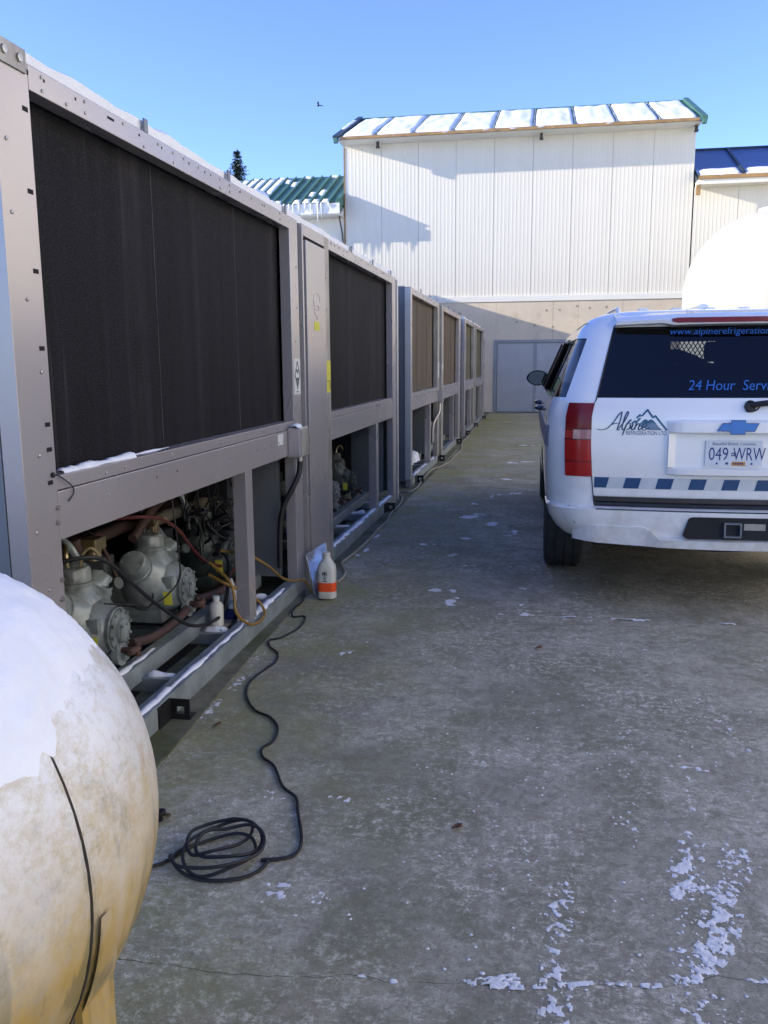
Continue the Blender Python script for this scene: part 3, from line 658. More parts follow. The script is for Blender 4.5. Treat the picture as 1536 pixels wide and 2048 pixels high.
# ================================================================== the chillers
FX = -1.43; ZT = 2.235; Z0, Z1 = 1.072, 2.165; ZM0 = 0.877
def put(mesh_obj, parent, loc, name=None):
    """a copy of a part that shares its mesh"""
    c = mesh_obj.copy(); COL.objects.link(c); c.parent = parent; c.location = loc
    if name: c.name = name
    return c
protos = {}
def compressor(ch, y, dark=False, x=-1.73, z=0.314, sticker=True):
    """piston compressor with its bolted cover facing the yard; parts shared between copies"""
    root = ch.location; key = 'd' if dark else 'g'
    at = Vector((x, y, z))
    if key not in protos:
        m = M_CASTD if dark else M_CAST; P = {}
        b = MB(); b.lathe((0, 0, 0), (-1, 0, 0), [(0, 0.090), (0.02, 0.104), (0.05, 0.124), (0.10, 0.142), (0.16, 0.146), (0.24, 0.136), (0.34, 0.112), (0.40, 0.108), (0.42, 0.112), (0.60, 0.112), (0.64, 0.085), (0.645, 0.0)], 28)
        for ang, L in ((0, 0.12), (52, 0.11), (-52, 0.11)):
            d = Vector((0, math.sin(math.radians(ang)), math.cos(math.radians(ang))))
            b.lathe(Vector((-0.17, 0, 0)), d, [(0.02, 0.15), (0.06, 0.146), (0.10, 0.132), (0.145, 0.10), (0.18, 0.074), (0.19, 0.078), (0.20, 0.078)], 24)
        b.box((-0.36, -0.10, -0.172), (-0.08, 0.10, -0.09), 0.012); b.box((-0.30, -0.07, -0.12), (-0.12, 0.07, -0.02), 0.02)
        b.box((-0.07, -0.118, 0.01), (-0.01, -0.085, 0.07), 0.008)
        for k in range(5): b.box((-0.25 + 0.0, -0.02 + 0.012 * k, -0.13), (-0.08, -0.016 + 0.012 * k, -0.10))
        P['crankcase'] = (b, m)
        for ang, nm in ((0, 'a'), (52, 'b'), (-52, 'c')):
            d = Vector((0, math.sin(math.radians(ang)), math.cos(math.radians(ang)))); b = MB(); o = Vector((-0.17, 0, 0)) + d * 0.2
            b.lathe(o, d, [(0.001, 0.074), (0.004, 0.070), (0.05, 0.069), (0.062, 0.062), (0.066, 0.05), (0.067, 0)], 24)
            e1 = d.cross(Vector((1, 0, 0))).normalized()
            for k in range(6):
                a = 2 * PI * k / 6; q = o + d * 0.05 + (Vector((1, 0, 0)) * math.cos(a) + e1 * math.sin(a)) * 0.050
                b.cyl(q, q + d * 0.02, 0.0065, n=6)
            P['cylinder_head' + nm] = (b, m)
        b = MB(); b.lathe((0.0, 0, 0), (1, 0, 0), [(0.001, 0.094), (0.016, 0.094), (0.018, 0.088), (0.026, 0.086), (0.028, 0.05), (0.04, 0.045), (0.042, 0)], 32)
        for k in range(10):
            a = 2 * PI * k / 10 + 0.2; q = Vector((0.016, 0.079 * math.cos(a), 0.079 * math.sin(a))); b.cyl(q, q + Vector((0.02, 0, 0)), 0.0075, n=6)
        b.box((0.02, -0.035, -0.05), (0.047, 0.02, 0.03), 0.006)
        for q in ((-0.028, -0.042), (0.013, -0.042), (-0.028, 0.022), (0.013, 0.022)): b.cyl((0.045, *q), (0.055, *q), 0.006, n=6)
        b.lathe((0.0, 0.0, -0.105), (1, 0, 0), [(0, 0.05), (0.03, 0.05), (0.034, 0.03), (0.05, 0.028), (0.052, 0)], 20)
        P['cover_plate'] = (b, m)
        b = MB(); b.cyl((0.03, -0.01, -0.09), (0.09, -0.02, -0.085), 0.016); b.cyl((0.085, -0.055, -0.082), (0.085, 0.03, -0.088), 0.014); b.cyl((0.085, 0.025, -0.12), (0.085, 0.025, -0.06), 0.010)
        P['service_valve'] = (b, M_RUST)
        b = MB(); b.tube(spline([(-0.2, 0.0, 0.26), (-0.2, 0.0, 0.31), (-0.22, 0.03, 0.335), (-0.26, 0.06, 0.34), (-0.34, 0.06, 0.34)]), 0.012, 8); b.tube(spline([(-0.15, 0.02, 0.26), (-0.14, 0.03, 0.31), (-0.12, 0.06, 0.33), (-0.10, 0.09, 0.29)]), 0.007, 8)
        P['capillary_pipe'] = (b, M_BRASS)
        if sticker:
            b = MB(); b.poly([(-0.055, -0.1255, 0.0), (-0.015, -0.121, 0.0), (-0.015, -0.112, -0.068), (-0.055, -0.117, -0.068)], (0.0, -0.002, 0)); P['warning_label'] = (b, M_STICK)
        protos[key] = {k: bb.build(k, mm, None, True, 35) for k, (bb, mm) in P.items()}
        for k, o in protos[key].items(): o.name = k if not k.startswith('cylinder_head') else 'cylinder_head'
        P = protos[key]; c0 = P['crankcase']; c0.name = 'compressor'; c0.parent = ch; c0.location = at - root
        for k, o in P.items():
            if k != 'crankcase': o.parent = c0
        return c0
    P = protos[key]; c0 = put(P['crankcase'], ch, at - root)
    for k, o in P.items():
        if k != 'crankcase': put(o, c0, (0, 0, 0))
    return c0

def chiller(label, y0, y1, posts, bays, cmat, detail, paint, snow):
    """posts: (ya, yb) uprights; bays: (ya, yb) coil openings between them"""
    ch = thing('air_cooled_chiller', label, 'chiller', (-2.6, (y0 + y1) / 2, 0), 'chillers in a row along the yard')
    XB = -3.75
    b = MB(); b.box((XB, y0 + 0.0, 0.10), (FX - 0.064, y0 + 0.012, ZT)); b.build('end_panel', M_ENDP, ch)
    b = MB(); b.box((XB, y1 - 0.012, 0.10), (FX - 0.064, y1, ZT)); b.build('end_panel', M_ENDP, ch)
    b = MB(); b.box((XB - 0.02, y0 + 0.02, 0.10), (XB, y1 - 0.02, ZT)); b.build('rear_panel', M_DARK, ch)
    b = MB(); b.box((XB + 0.01, y0 + 0.014, ZM0 + 0.02), (FX - 0.066, y1 - 0.014, ZM0 + 0.04)); b.build('plenum_floor', M_DARK, ch)
    b = MB(); b.box((XB, y0 + 0.0, ZT), (FX - 0.07, y1, ZT + 0.012)); b.build('top_deck', M_PAINT, ch)
    for ya, yb, w in posts:
        b = MB(); b.box((FX - 0.062, ya + 0.001, 0.0 if w != 'n' else 0.101), (FX, yb - 0.001, ZT), 0.0025)
        b.build('upright', paint if w != 'w' else M_WORN, ch)
    for (ya, yb), cm in zip(bays, cmat):
        b = MB(); b.box((FX - 0.060, ya + 0.001, Z1), (FX, yb - 0.001, ZT - 0.001), 0.0025); b.build('top_rail', paint, ch)
        b = MB(); b.box((FX - 0.060, ya + 0.001, ZM0), (FX, yb - 0.001, 1.026), 0.003); b.build('mid_rail', paint, ch)
        b = MB(); b.box((FX - 0.085, ya + 0.001, 1.029), (FX - 0.005, yb - 0.001, Z0), 0.002); b.build('coil_ledge', paint, ch)
        b = MB(); b.box((FX - 0.16, ya + 0.001, 1.05), (FX - 0.075, yb - 0.001, Z1 + 0.05)); b.build('condenser_coil', cm, ch)
        for t in (0.36, 0.72):
            yy = ya + (yb - ya) * t; b = MB(); b.box((FX - 0.0745, yy - 0.0012, 1.08), (FX - 0.0732, yy + 0.0012, Z1 + 0.04)); b.build('coil_joint', M_JOINT, ch)
        yp = ya + (yb - ya) * 0.682
        b = MB(); b.box((FX - 0.075, yp - 0.05, 0.1015), (FX - 0.004, yp + 0.05, ZM0 - 0.001), 0.003); b.build('lower_post', paint, ch)
        b = MB(); b.box((FX - 0.42, yb - 0.03, 0.13), (FX - 0.1, yb + 0.02, ZM0)); b.build('inner_bulkhead', M_ENDP, ch)
        b = MB(); b.box((FX - 0.42, yb - 0.028, 0.13), (XB + 0.05, yb - 0.002, ZM0)); b.build('inner_bulkhead', M_DARK, ch)
        # base frame
        b = MB(); b.box((FX - 0.006, ya - 0.0, 0.0), (FX + 0.002, yb, 0.094)); b.box((FX - 0.072, ya - 0.0, 0.0945), (FX + 0.002, yb, 0.101), 0.002); b.box((FX - 0.072, ya, 0.0), (FX - 0.0065, yb, 0.007)); b.build('base_rail', M_GALV, ch)
        b = MB(); b.box((FX - 0.30, ya, 0.06), (FX - 0.23, yb, 0.14), 0.003); b.build('inner_rail', M_GALV, ch)
        ncm = 4
        for k in range(ncm):
            yy = ya + (yb - ya) * (k + 0.5) / ncm
            b = MB(); b.box((XB + 0.1, yy - 0.035, 0.012), (FX - 0.0735, yy + 0.035, 0.075), 0.003); cmn = b.build('cross_member', M_GALV, ch)
            if snow and detail:
                b = MB(); snow_strip(b, [(FX - 0.23, yy, 0.076), (FX - 0.08, yy + 0.01, 0.076)], 0.055, 0.028, seed=k + int(ya * 7)); b.build('snow', M_SNOW, cmn, True, 60)
        b = MB(); b.box((FX - 0.24, ya, 0.002), (XB + 0.05, yb, 0.010)); b.build('drip_tray', M_DARK, ch)
        # screws
        b = MB(); rs = random.Random(int(ya * 100))
        for k in range(int((yb - ya) / 0.13)):
            yy = ya + 0.06 + k * 0.13 + rs.uniform(-0.02, 0.02)
            for zc, pr in ((ZT - 0.02, 0.7), (1.049, 0.5), (ZM0 + 0.09, 0.22), (Z1 + 0.018, 0.35)):
                if rs.random() < pr:
                    xx = FX if zc != 1.049 else FX - 0.005
                    b.lathe((xx, yy, zc + rs.uniform(-0.004, 0.004)), (1, 0, 0), [(0, 0.0055), (0.003, 0.005), (0.0045, 0.0)], 8)
        b.build('screw', M_SCREW, ch, kind='stuff')
        b = MB()
        for k in range(int((yb - ya) / 0.2)):
            yy = ya + 0.1 + k * 0.2 + rs.uniform(-0.06, 0.06)
            if rs.random() < 0.75: b.box((FX + 0.0002, yy, ZT - 0.028), (FX + 0.001, yy + rs.choice((0.008, 0.01, 0.045)), ZT - 0.020))
            if rs.random() < 0.4: b.box((FX + 0.0002, yy, ZM0 + 0.10), (FX + 0.001, yy + 0.008, ZM0 + 0.108))
        b.build('punched_hole', M_HOLE, ch, kind='stuff')
        for yy in (ya + 0.74, ya + 1.6, yb - 0.06):
            b = MB(); b.box((FX - 0.010, yy, ZT + 0.001), (FX - 0.002, yy + 0.03, ZT + 0.048), 0.002); b.build('roof_tab', M_ENDP, ch)
    for ya, yb, w in posts:
        b = MB(); rs = random.Random(int(ya * 131))
        for k in range(9):
            zc = 0.3 + k * 0.21 + rs.uniform(-0.05, 0.05)
            b.lathe((FX, ya + (yb - ya) * rs.choice((0.25, 0.5, 0.75)), zc), (1, 0, 0), [(0, 0.006), (0.003, 0.0055), (0.0045, 0)], 8)
        b.build('screw', M_SCREW, ch, kind='stuff')
    # mounting brackets bolted to the base rail
    nb = [y0 + 0.86, y1 - 0.75] if detail == 2 else [y0 + 0.45, (y0 + y1) / 2 - 0.3, y1 - 0.6]
    for yy in nb:
        b = MB(); X = FX + 0.0025
        b.box((X, yy - 0.11, 0.008), (X + 0.008, yy - 0.002, 0.095)); b.box((X + 0.009, yy - 0.004, 0.008), (X + 0.085, yy + 0.004, 0.03)); b.box((X + 0.009, yy - 0.004, 0.062), (X + 0.085, yy + 0.004, 0.092))
        b.box((X + 0.009, yy - 0.004, 0.0305), (X + 0.03, yy + 0.004, 0.0615)); b.box((X + 0.062, yy - 0.004, 0.0305), (X + 0.085, yy + 0.004, 0.0615)); b.box((X + 0.009, yy - 0.003, 0.0085), (X + 0.085, yy + 0.06, 0.014))
        b.build('mounting_bracket', M_BLACK, ch)
    if snow:
        b = MB(); n = int((y1 - y0) / 0.06); rows = []
        for k in range(n + 1):
            yy = y0 + 0.02 + (y1 - y0 - 0.04) * k / n; q = noise.noise(Vector((yy * 2.2, y0, 0))); q2 = noise.noise(Vector((yy * 7, y0, 3))); h = max(0.012, snow * (1 + 0.35 * q + 0.22 * q2)); e = 0.018 * q2 - 0.012
            rows.append([b.bm.verts.new(p) for p in ((FX - 0.016 + e * 0.6, yy, ZT + 0.001), (FX - 0.014 + e * 0.6, yy, ZT + 0.013 + h * 0.6), (FX - 0.05 + e, yy, ZT + 0.013 + h), (FX - 0.4, yy, ZT + 0.02 + h * 1.2), (XB + 0.05, yy, ZT + 0.02 + h))])
        for A, B in zip(rows, rows[1:]):
            for j in range(4): b.bm.faces.new((A[j], A[j + 1], B[j + 1], B[j]))
        b.bm.faces.new(rows[0]); b.bm.faces.new(rows[-1][::-1])
        b.build('snow_cover', M_SNOW, ch, True, 60)
    return ch

A0, A1 = 2.19, 8.76
chA = chiller('nearest chiller with dark fin coils, open compressor bay and grey door panel', A0, A1,
              [(2.19, 2.36, 'p'), (4.925, 5.095, 'p'), (5.745, 5.865, 'w'), (8.43, 8.62, 'p')],
              [(2.36, 4.925), (5.865, 8.43)], [M_COIL, M_COIL], 2, M_PAINT, 0.048)
b = MB(); b.box((FX - 0.062, 5.10, 0.0), (FX - 0.025, 5.19, ZT), 0.002); b.build('channel_strip', M_ENDP, chA)
b = MB(); b.box((FX - 0.062, 5.195, 0.0), (FX, 5.222, ZT), 0.002); b.build('edge_strip', M_PAINT, chA)
b = MB(); b.box((FX - 0.062, 5.225, 0.0), (FX - 0.03, 5.265, ZT - 0.07)); b.build('door_gap', M_DARK, chA)
b = MB(); b.box((FX - 0.05, 5.268, 0.02), (FX + 0.004, 5.738, 2.15), 0.003); dpan = b.build('door_panel', M_PAINT, chA)
b = MB(); b.box((FX - 0.062, 5.226, 2.168), (FX, 5.742, ZT), 0.002); b.build('top_rail', M_PAINT, chA)
b = MB(); b.box((FX + 0.0045, 5.43, 1.615), (FX + 0.0055, 5.56, 1.67)); b.build('yellow_label', M_STICK, dpan)
b = MB()
for zc, ry, rz in ((1.80, 0.075, 0.055), (1.74, 0.06, 0.035)):
    b.tube([(FX + 0.0052, 5.50 + ry * math.cos(a * PI / 10), zc + rz * math.sin(a * PI / 10)) for a in range(19)], 0.0016, 5)
b.tube([(FX + 0.0052, 5.46, 1.715), (FX + 0.0052, 5.50, 1.71), (FX + 0.0052, 5.52, 1.685)], 0.0016, 5); b.build('chalk_scrawl', M_CHALK, dpan)
b = MB(); b.box((FX + 0.0003, 5.75, 1.21), (FX + 0.0012, 5.86, 1.425)); b.build('yellow_label', M_STICK, chA)
b = MB(); b.tube([(FX + 0.0015, 5.755, 1.29), (FX + 0.0015, 5.83, 1.288), (FX + 0.0015, 5.832, 1.23)], 0.003, 4); b.build('label_rule', M_PRINT, chA)
b = MB(); b.box((FX - 0.05, 8.623, 0.0), (FX - 0.012, 8.69, ZT), 0.002); b.build('channel_strip', M_ENDP, chA)
b = MB(); b.box((FX - 0.062, 8.693, 0.0), (FX + 0.004, 8.757, ZT - 0.01), 0.002); b.build('edge_strip', mat('bare_edge_metal', (0.6, 0.59, 0.56), 0.35, 0.4, var=0.1, scale=4), chA)
sl = MB().box((FX + 0.0002, 0, 0), (FX + 0.0012, 0.026, 0.013)).build('slot', M_HOLE, None)
for k, (y, z) in enumerate([(2.335, 2.203), (2.32, 2.10), (2.317, 1.88), (2.315, 1.662), (2.317, 1.445), (2.317, 1.224), (2.317, 1.15), (2.31, 1.052)]):
    if k == 0: sl.parent = chA; sl.location = Vector((0, y, z)) - chA.location
    else: put(sl, chA, Vector((0, y, z)) - chA.location)
b = MB(); b.box((FX + 0.0005, 2.185, 2.20), (FX + 0.006, 2.345, 2.262), 0.001); lp = b.build('splice_plate', M_WORN, chA)
b = MB()
for y in (2.24, 2.31): b.lathe((FX + 0.006, y, 2.232), (1, 0, 0), [(0, 0.012), (0.006, 0.012), (0.0065, 0)], 6)
for y, z in ((2.35, 0.98), (2.345, 0.934), (2.345, 0.756), (2.34, 0.696)): b.lathe((FX, y, z), (1, 0, 0), [(0, 0.009), (0.006, 0.009), (0.0065, 0)], 6)
b.build('bolt', M_SCREW, chA, kind='stuff')
# placard with a green diamond
b = MB(); b.box((FX + 0.0003, 4.955, 1.225), (FX + 0.0013, 5.088, 1.435)); dia = b.build('placard', M_LABEL, chA)
X = FX + 0.0016; cy, cz = 5.021, 1.335
b = MB(); b.poly([(X, cy - 0.045, cz - 0.012), (X, cy + 0.045, cz - 0.012), (X, cy, cz - 0.085)], (0.0006, 0, 0)); b.build('diamond_print', M_GREENL, dia)
b = MB()
for a, c in (((cy, cz + 0.085), (cy + 0.05, cz + 0.005)), ((cy, cz + 0.085), (cy - 0.05, cz + 0.005)), ((cy - 0.05, cz + 0.005), (cy - 0.045, cz - 0.012)), ((cy + 0.05, cz + 0.005), (cy + 0.045, cz - 0.012))): b.tube([(X, *a), (X, *c)], 0.0028, 4)
b.tube([(X, cy - 0.025 + 0.006 * k, cz + 0.025 + 0.012 * math.sin(k)) for k in range(9)], 0.003, 4); b.box((X - 0.0005, cy - 0.025, cz - 0.098), (X + 0.0003, cy + 0.025, cz - 0.092)); b.build('diamond_print', M_GREENL, dia)
b = MB(); b.box((FX + 0.0003, 4.60, 0.955), (FX + 0.0011, 4.70, 1.015)); b.build('data_label', M_LABEL, chA)
# isolator box with conduit
b = MB(); b.box((FX + 0.001, 4.79, 0.868), (FX + 0.075, 4.965, 1.04), 0.006); eb = b.build('isolator_box', M_PAINT, chA)
b = MB(); b.box((FX + 0.0755, 4.80, 0.878), (FX + 0.081, 4.955, 1.03), 0.002); b.build('cover', M_WORN, eb)
b = MB(); snow_strip(b, [(FX + 0.035, 4.79, 1.0405), (FX + 0.035, 4.965, 1.0405)], 0.075, 0.03, seed=3); b.build('snow', M_SNOW, eb, True, 60)
b = MB(); b.cyl((FX + 0.035, 4.92, 0.868), (FX + 0.035, 4.92, 0.835), 0.018, n=12); b.build('gland', M_SCREW, eb)
b = MB(); b.tube(spline([(FX + 0.035, 4.92, 0.84), (FX + 0.03, 4.90, 0.76), (FX + 0.0, 4.87, 0.68), (FX - 0.05, 4.85, 0.58), (FX - 0.075, 4.84, 0.45), (FX - 0.08, 4.83, 0.2)]), 0.016, 10); b.build('conduit', M_RUBBER, chA, True)
b = MB(); b.tube(spline([(FX - 0.02, 2.32, 1.085), (FX + 0.003, 2.36, 1.075), (FX + 0.006, 2.43, 1.035), (FX + 0.005, 2.44, 1.01), (FX + 0.004, 2.41, 0.99)]), 0.0022, 5); b.lathe((FX - 0.005, 2.335, 1.08), (1, 0, 0), [(0, 0.008), (0.012, 0.008), (0.013, 0)], 8); b.build('loose_wire', M_BLACK, chA)
b = MB(); snow_strip(b, [(FX - 0.04, 2.43, Z0), (FX - 0.04, 2.95, Z0)], 0.055, 0.022, seed=11); snow_strip(b, [(FX - 0.055, 2.95, Z0), (FX - 0.055, 3.3, Z0)], 0.02, 0.006, seed=12); b.build('snow', M_SNOW, chA, True, 60)
b = MB(); snow_strip(b, [(FX - 0.028, 2.45, 0.1012), (FX - 0.028, 4.75, 0.1012)], 0.032, 0.010, seed=21, gap=0.02); snow_strip(b, [(FX - 0.03, 2.75, 0.1012), (FX - 0.03, 3.15, 0.1012)], 0.045, 0.014, seed=25)
snow_strip(b, [(FX - 0.03, 4.0, 0.1012), (FX - 0.03, 4.5, 0.1012)], 0.045, 0.014, seed=29); b.build('snow', M_SNOW, chA, True, 60)
b = MB(); snow_strip(b, [(FX - 0.03, 5.9, 0.1012), (FX - 0.03, 8.4, 0.1012)], 0.05, 0.014, seed=31, gap=0.08); b.build('snow', M_SNOW, chA, True, 60)
b = MB(); snow_strip(b, [(FX - 0.26, 2.9, 0.1405), (FX - 0.26, 3.5, 0.1405)], 0.035, 0.01, seed=35, gap=0.15); b.build('snow', M_SNOW, chA, True, 60)
compressor(chA, 3.21); compressor(chA, 3.93); compressor(chA, 4.62, True)
for y in (6.45, 7.15): compressor(chA, y)
compressor(chA, 7.85, True)
b = MB(); b.tube(spline([(-1.69, 3.27, 0.235), (-1.68, 3.45, 0.205), (-1.68, 3.67, 0.20), (-1.69, 3.86, 0.215)]), 0.021, 10); b.tube(spline([(-1.72, 4.02, 0.215), (-1.71, 4.3, 0.18), (-1.72, 4.6, 0.16)]), 0.022, 10); b.build('copper_pipe', M_COPPER, chA, True)
b = MB(); b.tube([(-1.98, 4.15, 0.60), (-1.98, 4.85, 0.585)], 0.034, 12); b.build('insulated_pipe', M_TAN, chA, True)
b = MB(); b.tube(spline([(-1.98, 3.36, 0.66), (-1.98, 3.39, 0.60), (-2.0, 3.52, 0.615), (-2.0, 3.80, 0.62), (-2.0, 4.1, 0.62)]), 0.03, 10); b.tube(spline([(-1.9, 3.75, 0.585), (-1.9, 4.0, 0.70), (-1.95, 4.4, 0.74), (-2.0, 4.8, 0.74)]), 0.024, 10); b.tube([(-2.2, 2.5, 0.55), (-2.2, 4.9, 0.56)], 0.04, 10); b.build('suction_pipe', M_COPPER, chA, True)
for y in (3.45, 4.05):
    b = MB(); b.cyl((-1.94, y, 0.55), (-1.94, y, 0.60), 0.035, n=12); b.box((-1.98, y - 0.05, 0.595), (-1.90, y + 0.05, 0.65), 0.008); b.build('flange_valve', M_BRASS, chA)
rw_ = random.Random(3); b = MB()
for k in range(34):
    p0 = Vector((-1.80 + rw_.uniform(-0.08, 0.1), 4.40 + rw_.uniform(-0.1, 0.32), 0.60 + rw_.uniform(-0.08, 0.06))); P = [p0]
    for j in range(4): P.append(P[-1] + Vector((rw_.uniform(-0.05, 0.05), rw_.uniform(-0.08, 0.1), rw_.uniform(-0.10, 0.02))))
    b.tube(spline(P, 4), rw_.choice((0.004, 0.006, 0.009)), 5)
for k in range(12):
    p = Vector((-1.76, 4.50 + rw_.uniform(-0.05, 0.22), 0.5 - 0.02 * k)); b.box(p - Vector((0.02, 0.02, 0.012)), p + Vector((0.02, 0.03, 0.012)), 0.004)
b.build('wiring_bundle', M_BLACK, chA, True, 50)
b = MB()
for k in range(9):
    y = 4.35 + rw_.uniform(0, 0.5); P = [(-1.7 + rw_.uniform(-.2, .05), y, 0.86)]
    for j in range(4): P.append((P[-1][0] + rw_.uniform(-.03, .03), P[-1][1] + rw_.uniform(-.05, .05), P[-1][2] - 0.07))
    b.tube(spline(P, 4), 0.005, 5)
b.build('hanging_wire', M_RUBBER, chA, True, kind='stuff')
b = MB(); b.tube(spline([(-1.62, 3.58, 0.86), (-1.60, 3.57, 0.7), (-1.60, 3.60, 0.5), (-1.62, 3.62, 0.42), (-1.66, 3.55, 0.36), (-1.70, 3.48, 0.34)]), 0.004, 6); b.tube(spline([(-1.72, 3.12, 0.45), (-1.66, 3.28, 0.40), (-1.66, 3.4, 0.36), (-1.69, 3.5, 0.39)]), 0.004, 6); b.build('sensor_lead', M_RUBBER, chA, True)
rp_ = random.Random(17)
for k in range(7):                                                  # small-bore pipework in the top of the bay
    y = 2.75 + k * 0.27; zt = 0.66 + rp_.uniform(-0.05, 0.12); b = MB()
    b.tube(spline([(-2.5, y, zt), (-2.1, y + rp_.uniform(-.05, .05), zt + 0.03), (-1.95, y + rp_.uniform(-.06, .12), zt - 0.02), (-1.92, y + 0.08, zt - rp_.uniform(0.08, 0.3))]), rp_.choice((0.009, 0.013, 0.018)), 8); b.build('branch_pipe', rp_.choice((M_COPPER, M_GALV, M_BLACK)), chA, True)
for y in (3.02, 3.74, 4.43, 6.3, 7.0):
    b = MB(); b.box((-2.22, y - 0.05, 0.36), (-2.02, y + 0.05, 0.50), 0.008); b.cyl((-2.05, y - 0.051, 0.42), (-2.05, y - 0.09, 0.41), 0.012, n=8); b.build('terminal_box', M_ENDP, chA)
for y in (3.33, 4.05):
    b = MB(); b.lathe((-1.80, y, 0.47), (0.9, -0.3, 0.3), [(0, 0.012), (0.03, 0.012), (0.032, 0.026), (0.05, 0.026), (0.052, 0)], 12); b.tube(spline([(-1.80, y, 0.47), (-1.84, y + 0.04, 0.44), (-1.88, y + 0.05, 0.40)]), 0.006, 6); b.build('pressure_switch', M_CASTD, chA, True)
rr = random.Random(9); b = MB()
for k in range(9):
    P = [(-1.75 + rr.uniform(-.2, .1), 4.55 + rr.uniform(0, .35), 0.16 + rr.uniform(0, .12))]
    for j in range(5): P.append((P[-1][0] + rr.uniform(-.06, .06), P[-1][1] + rr.uniform(-.04, .12), max(0.11, P[-1][2] + rr.uniform(-.07, .07))))
    b.tube(spline(P, 4), 0.007, 6)
b.build('red_lead', M_RED, chA, True)

B0, B1 = 9.63, 15.75
chB = chiller('second chiller along the row with dusty brown coils and a blue-grey end', B0, B1, [(9.63, 9.76, 'p'), (12.22, 12.42, 'w'), (12.72, 12.95, 'w'), (15.42, 15.74, 'p')],
              [(9.76, 12.22), (12.95, 15.42)], [M_COILB, M_COILB], 1, M_PAINT, 0.0)
b = MB(); b.box((FX - 0.062, 12.43, 0.0), (FX - 0.03, 12.71, ZT - 0.02)); b.build('channel_strip', M_ENDP, chB)
b = MB(); b.box((FX - 0.0615, 9.61, 0.1), (FX + 0.003, 9.628, ZT - 0.01)); b.build('edge_strip', bpy.data.materials['bare_edge_metal'], chB)
for y in (10.3, 11.1, 13.6, 14.4): compressor(chB, y)
b = MB(); snow_strip(b, [(FX - 0.25, 10.1, 0.145), (FX - 0.2, 11.3, 0.145)], 0.16, 0.12, seed=41, gap=-0.1); snow_strip(b, [(FX - 0.03, 9.9, 0.1012), (FX - 0.03, 12, 0.1012)], 0.04, 0.01, seed=42, gap=0.2); b.build('snow', M_SNOW, chB, True, 60)
b = MB(); b.tube(spline([(FX + 0.02, 12.3, 0.86), (FX + 0.02, 12.25, 0.72), (FX - 0.05, 12.15, 0.55), (FX - 0.06, 12.12, 0.3)]), 0.02, 8); b.box((FX + 0.001, 12.24, 0.86), (FX + 0.07, 12.40, 1.03), 0.005); b.build('isolator_box', M_PAINT, chB)
b = MB(); b.box((FX + 0.0005, 12.25, 1.2), (FX + 0.0015, 12.38, 1.42)); b.build('placard', M_LABEL, chB)
b = MB(); b.box((FX + 0.0005, 12.76, 1.3), (FX + 0.0015, 12.9, 1.4)); b.build('placard', M_LABEL, chB)
C0, C1 = 16.60, 22.55
chC = chiller('farthest chiller by the grey double door, coils streaked tan and brown', C0, C1, [(16.60, 16.85, 'p'), (18.9, 19.15, 'w'), (19.4, 19.62, 'w'), (22.03, 22.54, 'p')],
              [(16.85, 18.9), (19.62, 22.03)], [M_COILC, M_COILC], 1, M_PAINT, 0.03)
b = MB(); b.box((FX - 0.062, 19.16, 0.0), (FX - 0.03, 19.39, ZT - 0.02)); b.build('channel_strip', M_ENDP, chC)
for y in (17.4, 18.1, 20.3, 21.0): compressor(chC, y)

# ================================================================== white tank in the corner
TO = Vector((-0.924, 0.969, 0.742)); TR = 0.392; TA = 0.177; TK = 1.078
tax = Vector((math.sin(TA), math.cos(TA), 0)); trx = Vector((math.cos(TA), -math.sin(TA), 0)); tup = Vector((0, 0, 1))
def tank_pt(s, a, off=0.0):
    """s: metres along the shell from the seam (negative: barrel) or 0..1 over the head; a: angle, 0 = yard side, 90 = top"""
    u = trx * math.cos(a) + tup * math.sin(a)
    if s <= 0: return TO + tax * s + u * (TR + off)
    ph = s * PI / 2
    return TO + tax * (TK * TR + off) * math.sin(ph) + u * (TR + off) * math.cos(ph)
tank = thing('storage_tank', 'white round-ended tank stained yellow with snow lying on top', 'tank', (-0.924, 0.6, 0))
def tank_surface(s0, s1, a0, a1, ns, na, off=0.0):
    b = MB(); g = {}
    for i in range(ns + 1):
        for j in range(na + 1): g[i, j] = b.bm.verts.new(tank_pt(s0 + (s1 - s0) * i / ns, a0 + (a1 - a0) * j / na, off))
    for i in range(ns):
        for j in range(na):
            vs_ = [g[i, j], g[i + 1, j], g[i + 1, j + 1], g[i, j + 1]]
            b.bm.faces.new(vs_)
    bmesh.ops.remove_doubles(b.bm, verts=b.bm.verts, dist=1e-5); return b
tank_surface(0, 1, 0, 2 * PI, 24, 64).build('head', M_TANK, tank, True, 60)
tank_surface(-2.2, -0.004, 0, 2 * PI, 8, 64).build('barrel', M_TANK, tank, True, 60)
b = MB(); b.lathe(TO - tax * 2.2, -tax, [(0, TR)] + [(TK * TR * math.sin(t * PI / 20), TR * math.cos(t * PI / 20)) for t in range(1, 10)] + [(TK * TR, 0)], 48); b.build('head', M_TANK, tank, True, 60)
b = MB(); b.tube([tank_pt(-0.002, -PI + (PI + 0.60) * a / 80, -0.0012 - 0.002 * max(0, a - 70) / 10) for a in range(81)], 0.0030, 6); b.build('weld_seam', M_SEAM, tank, True)
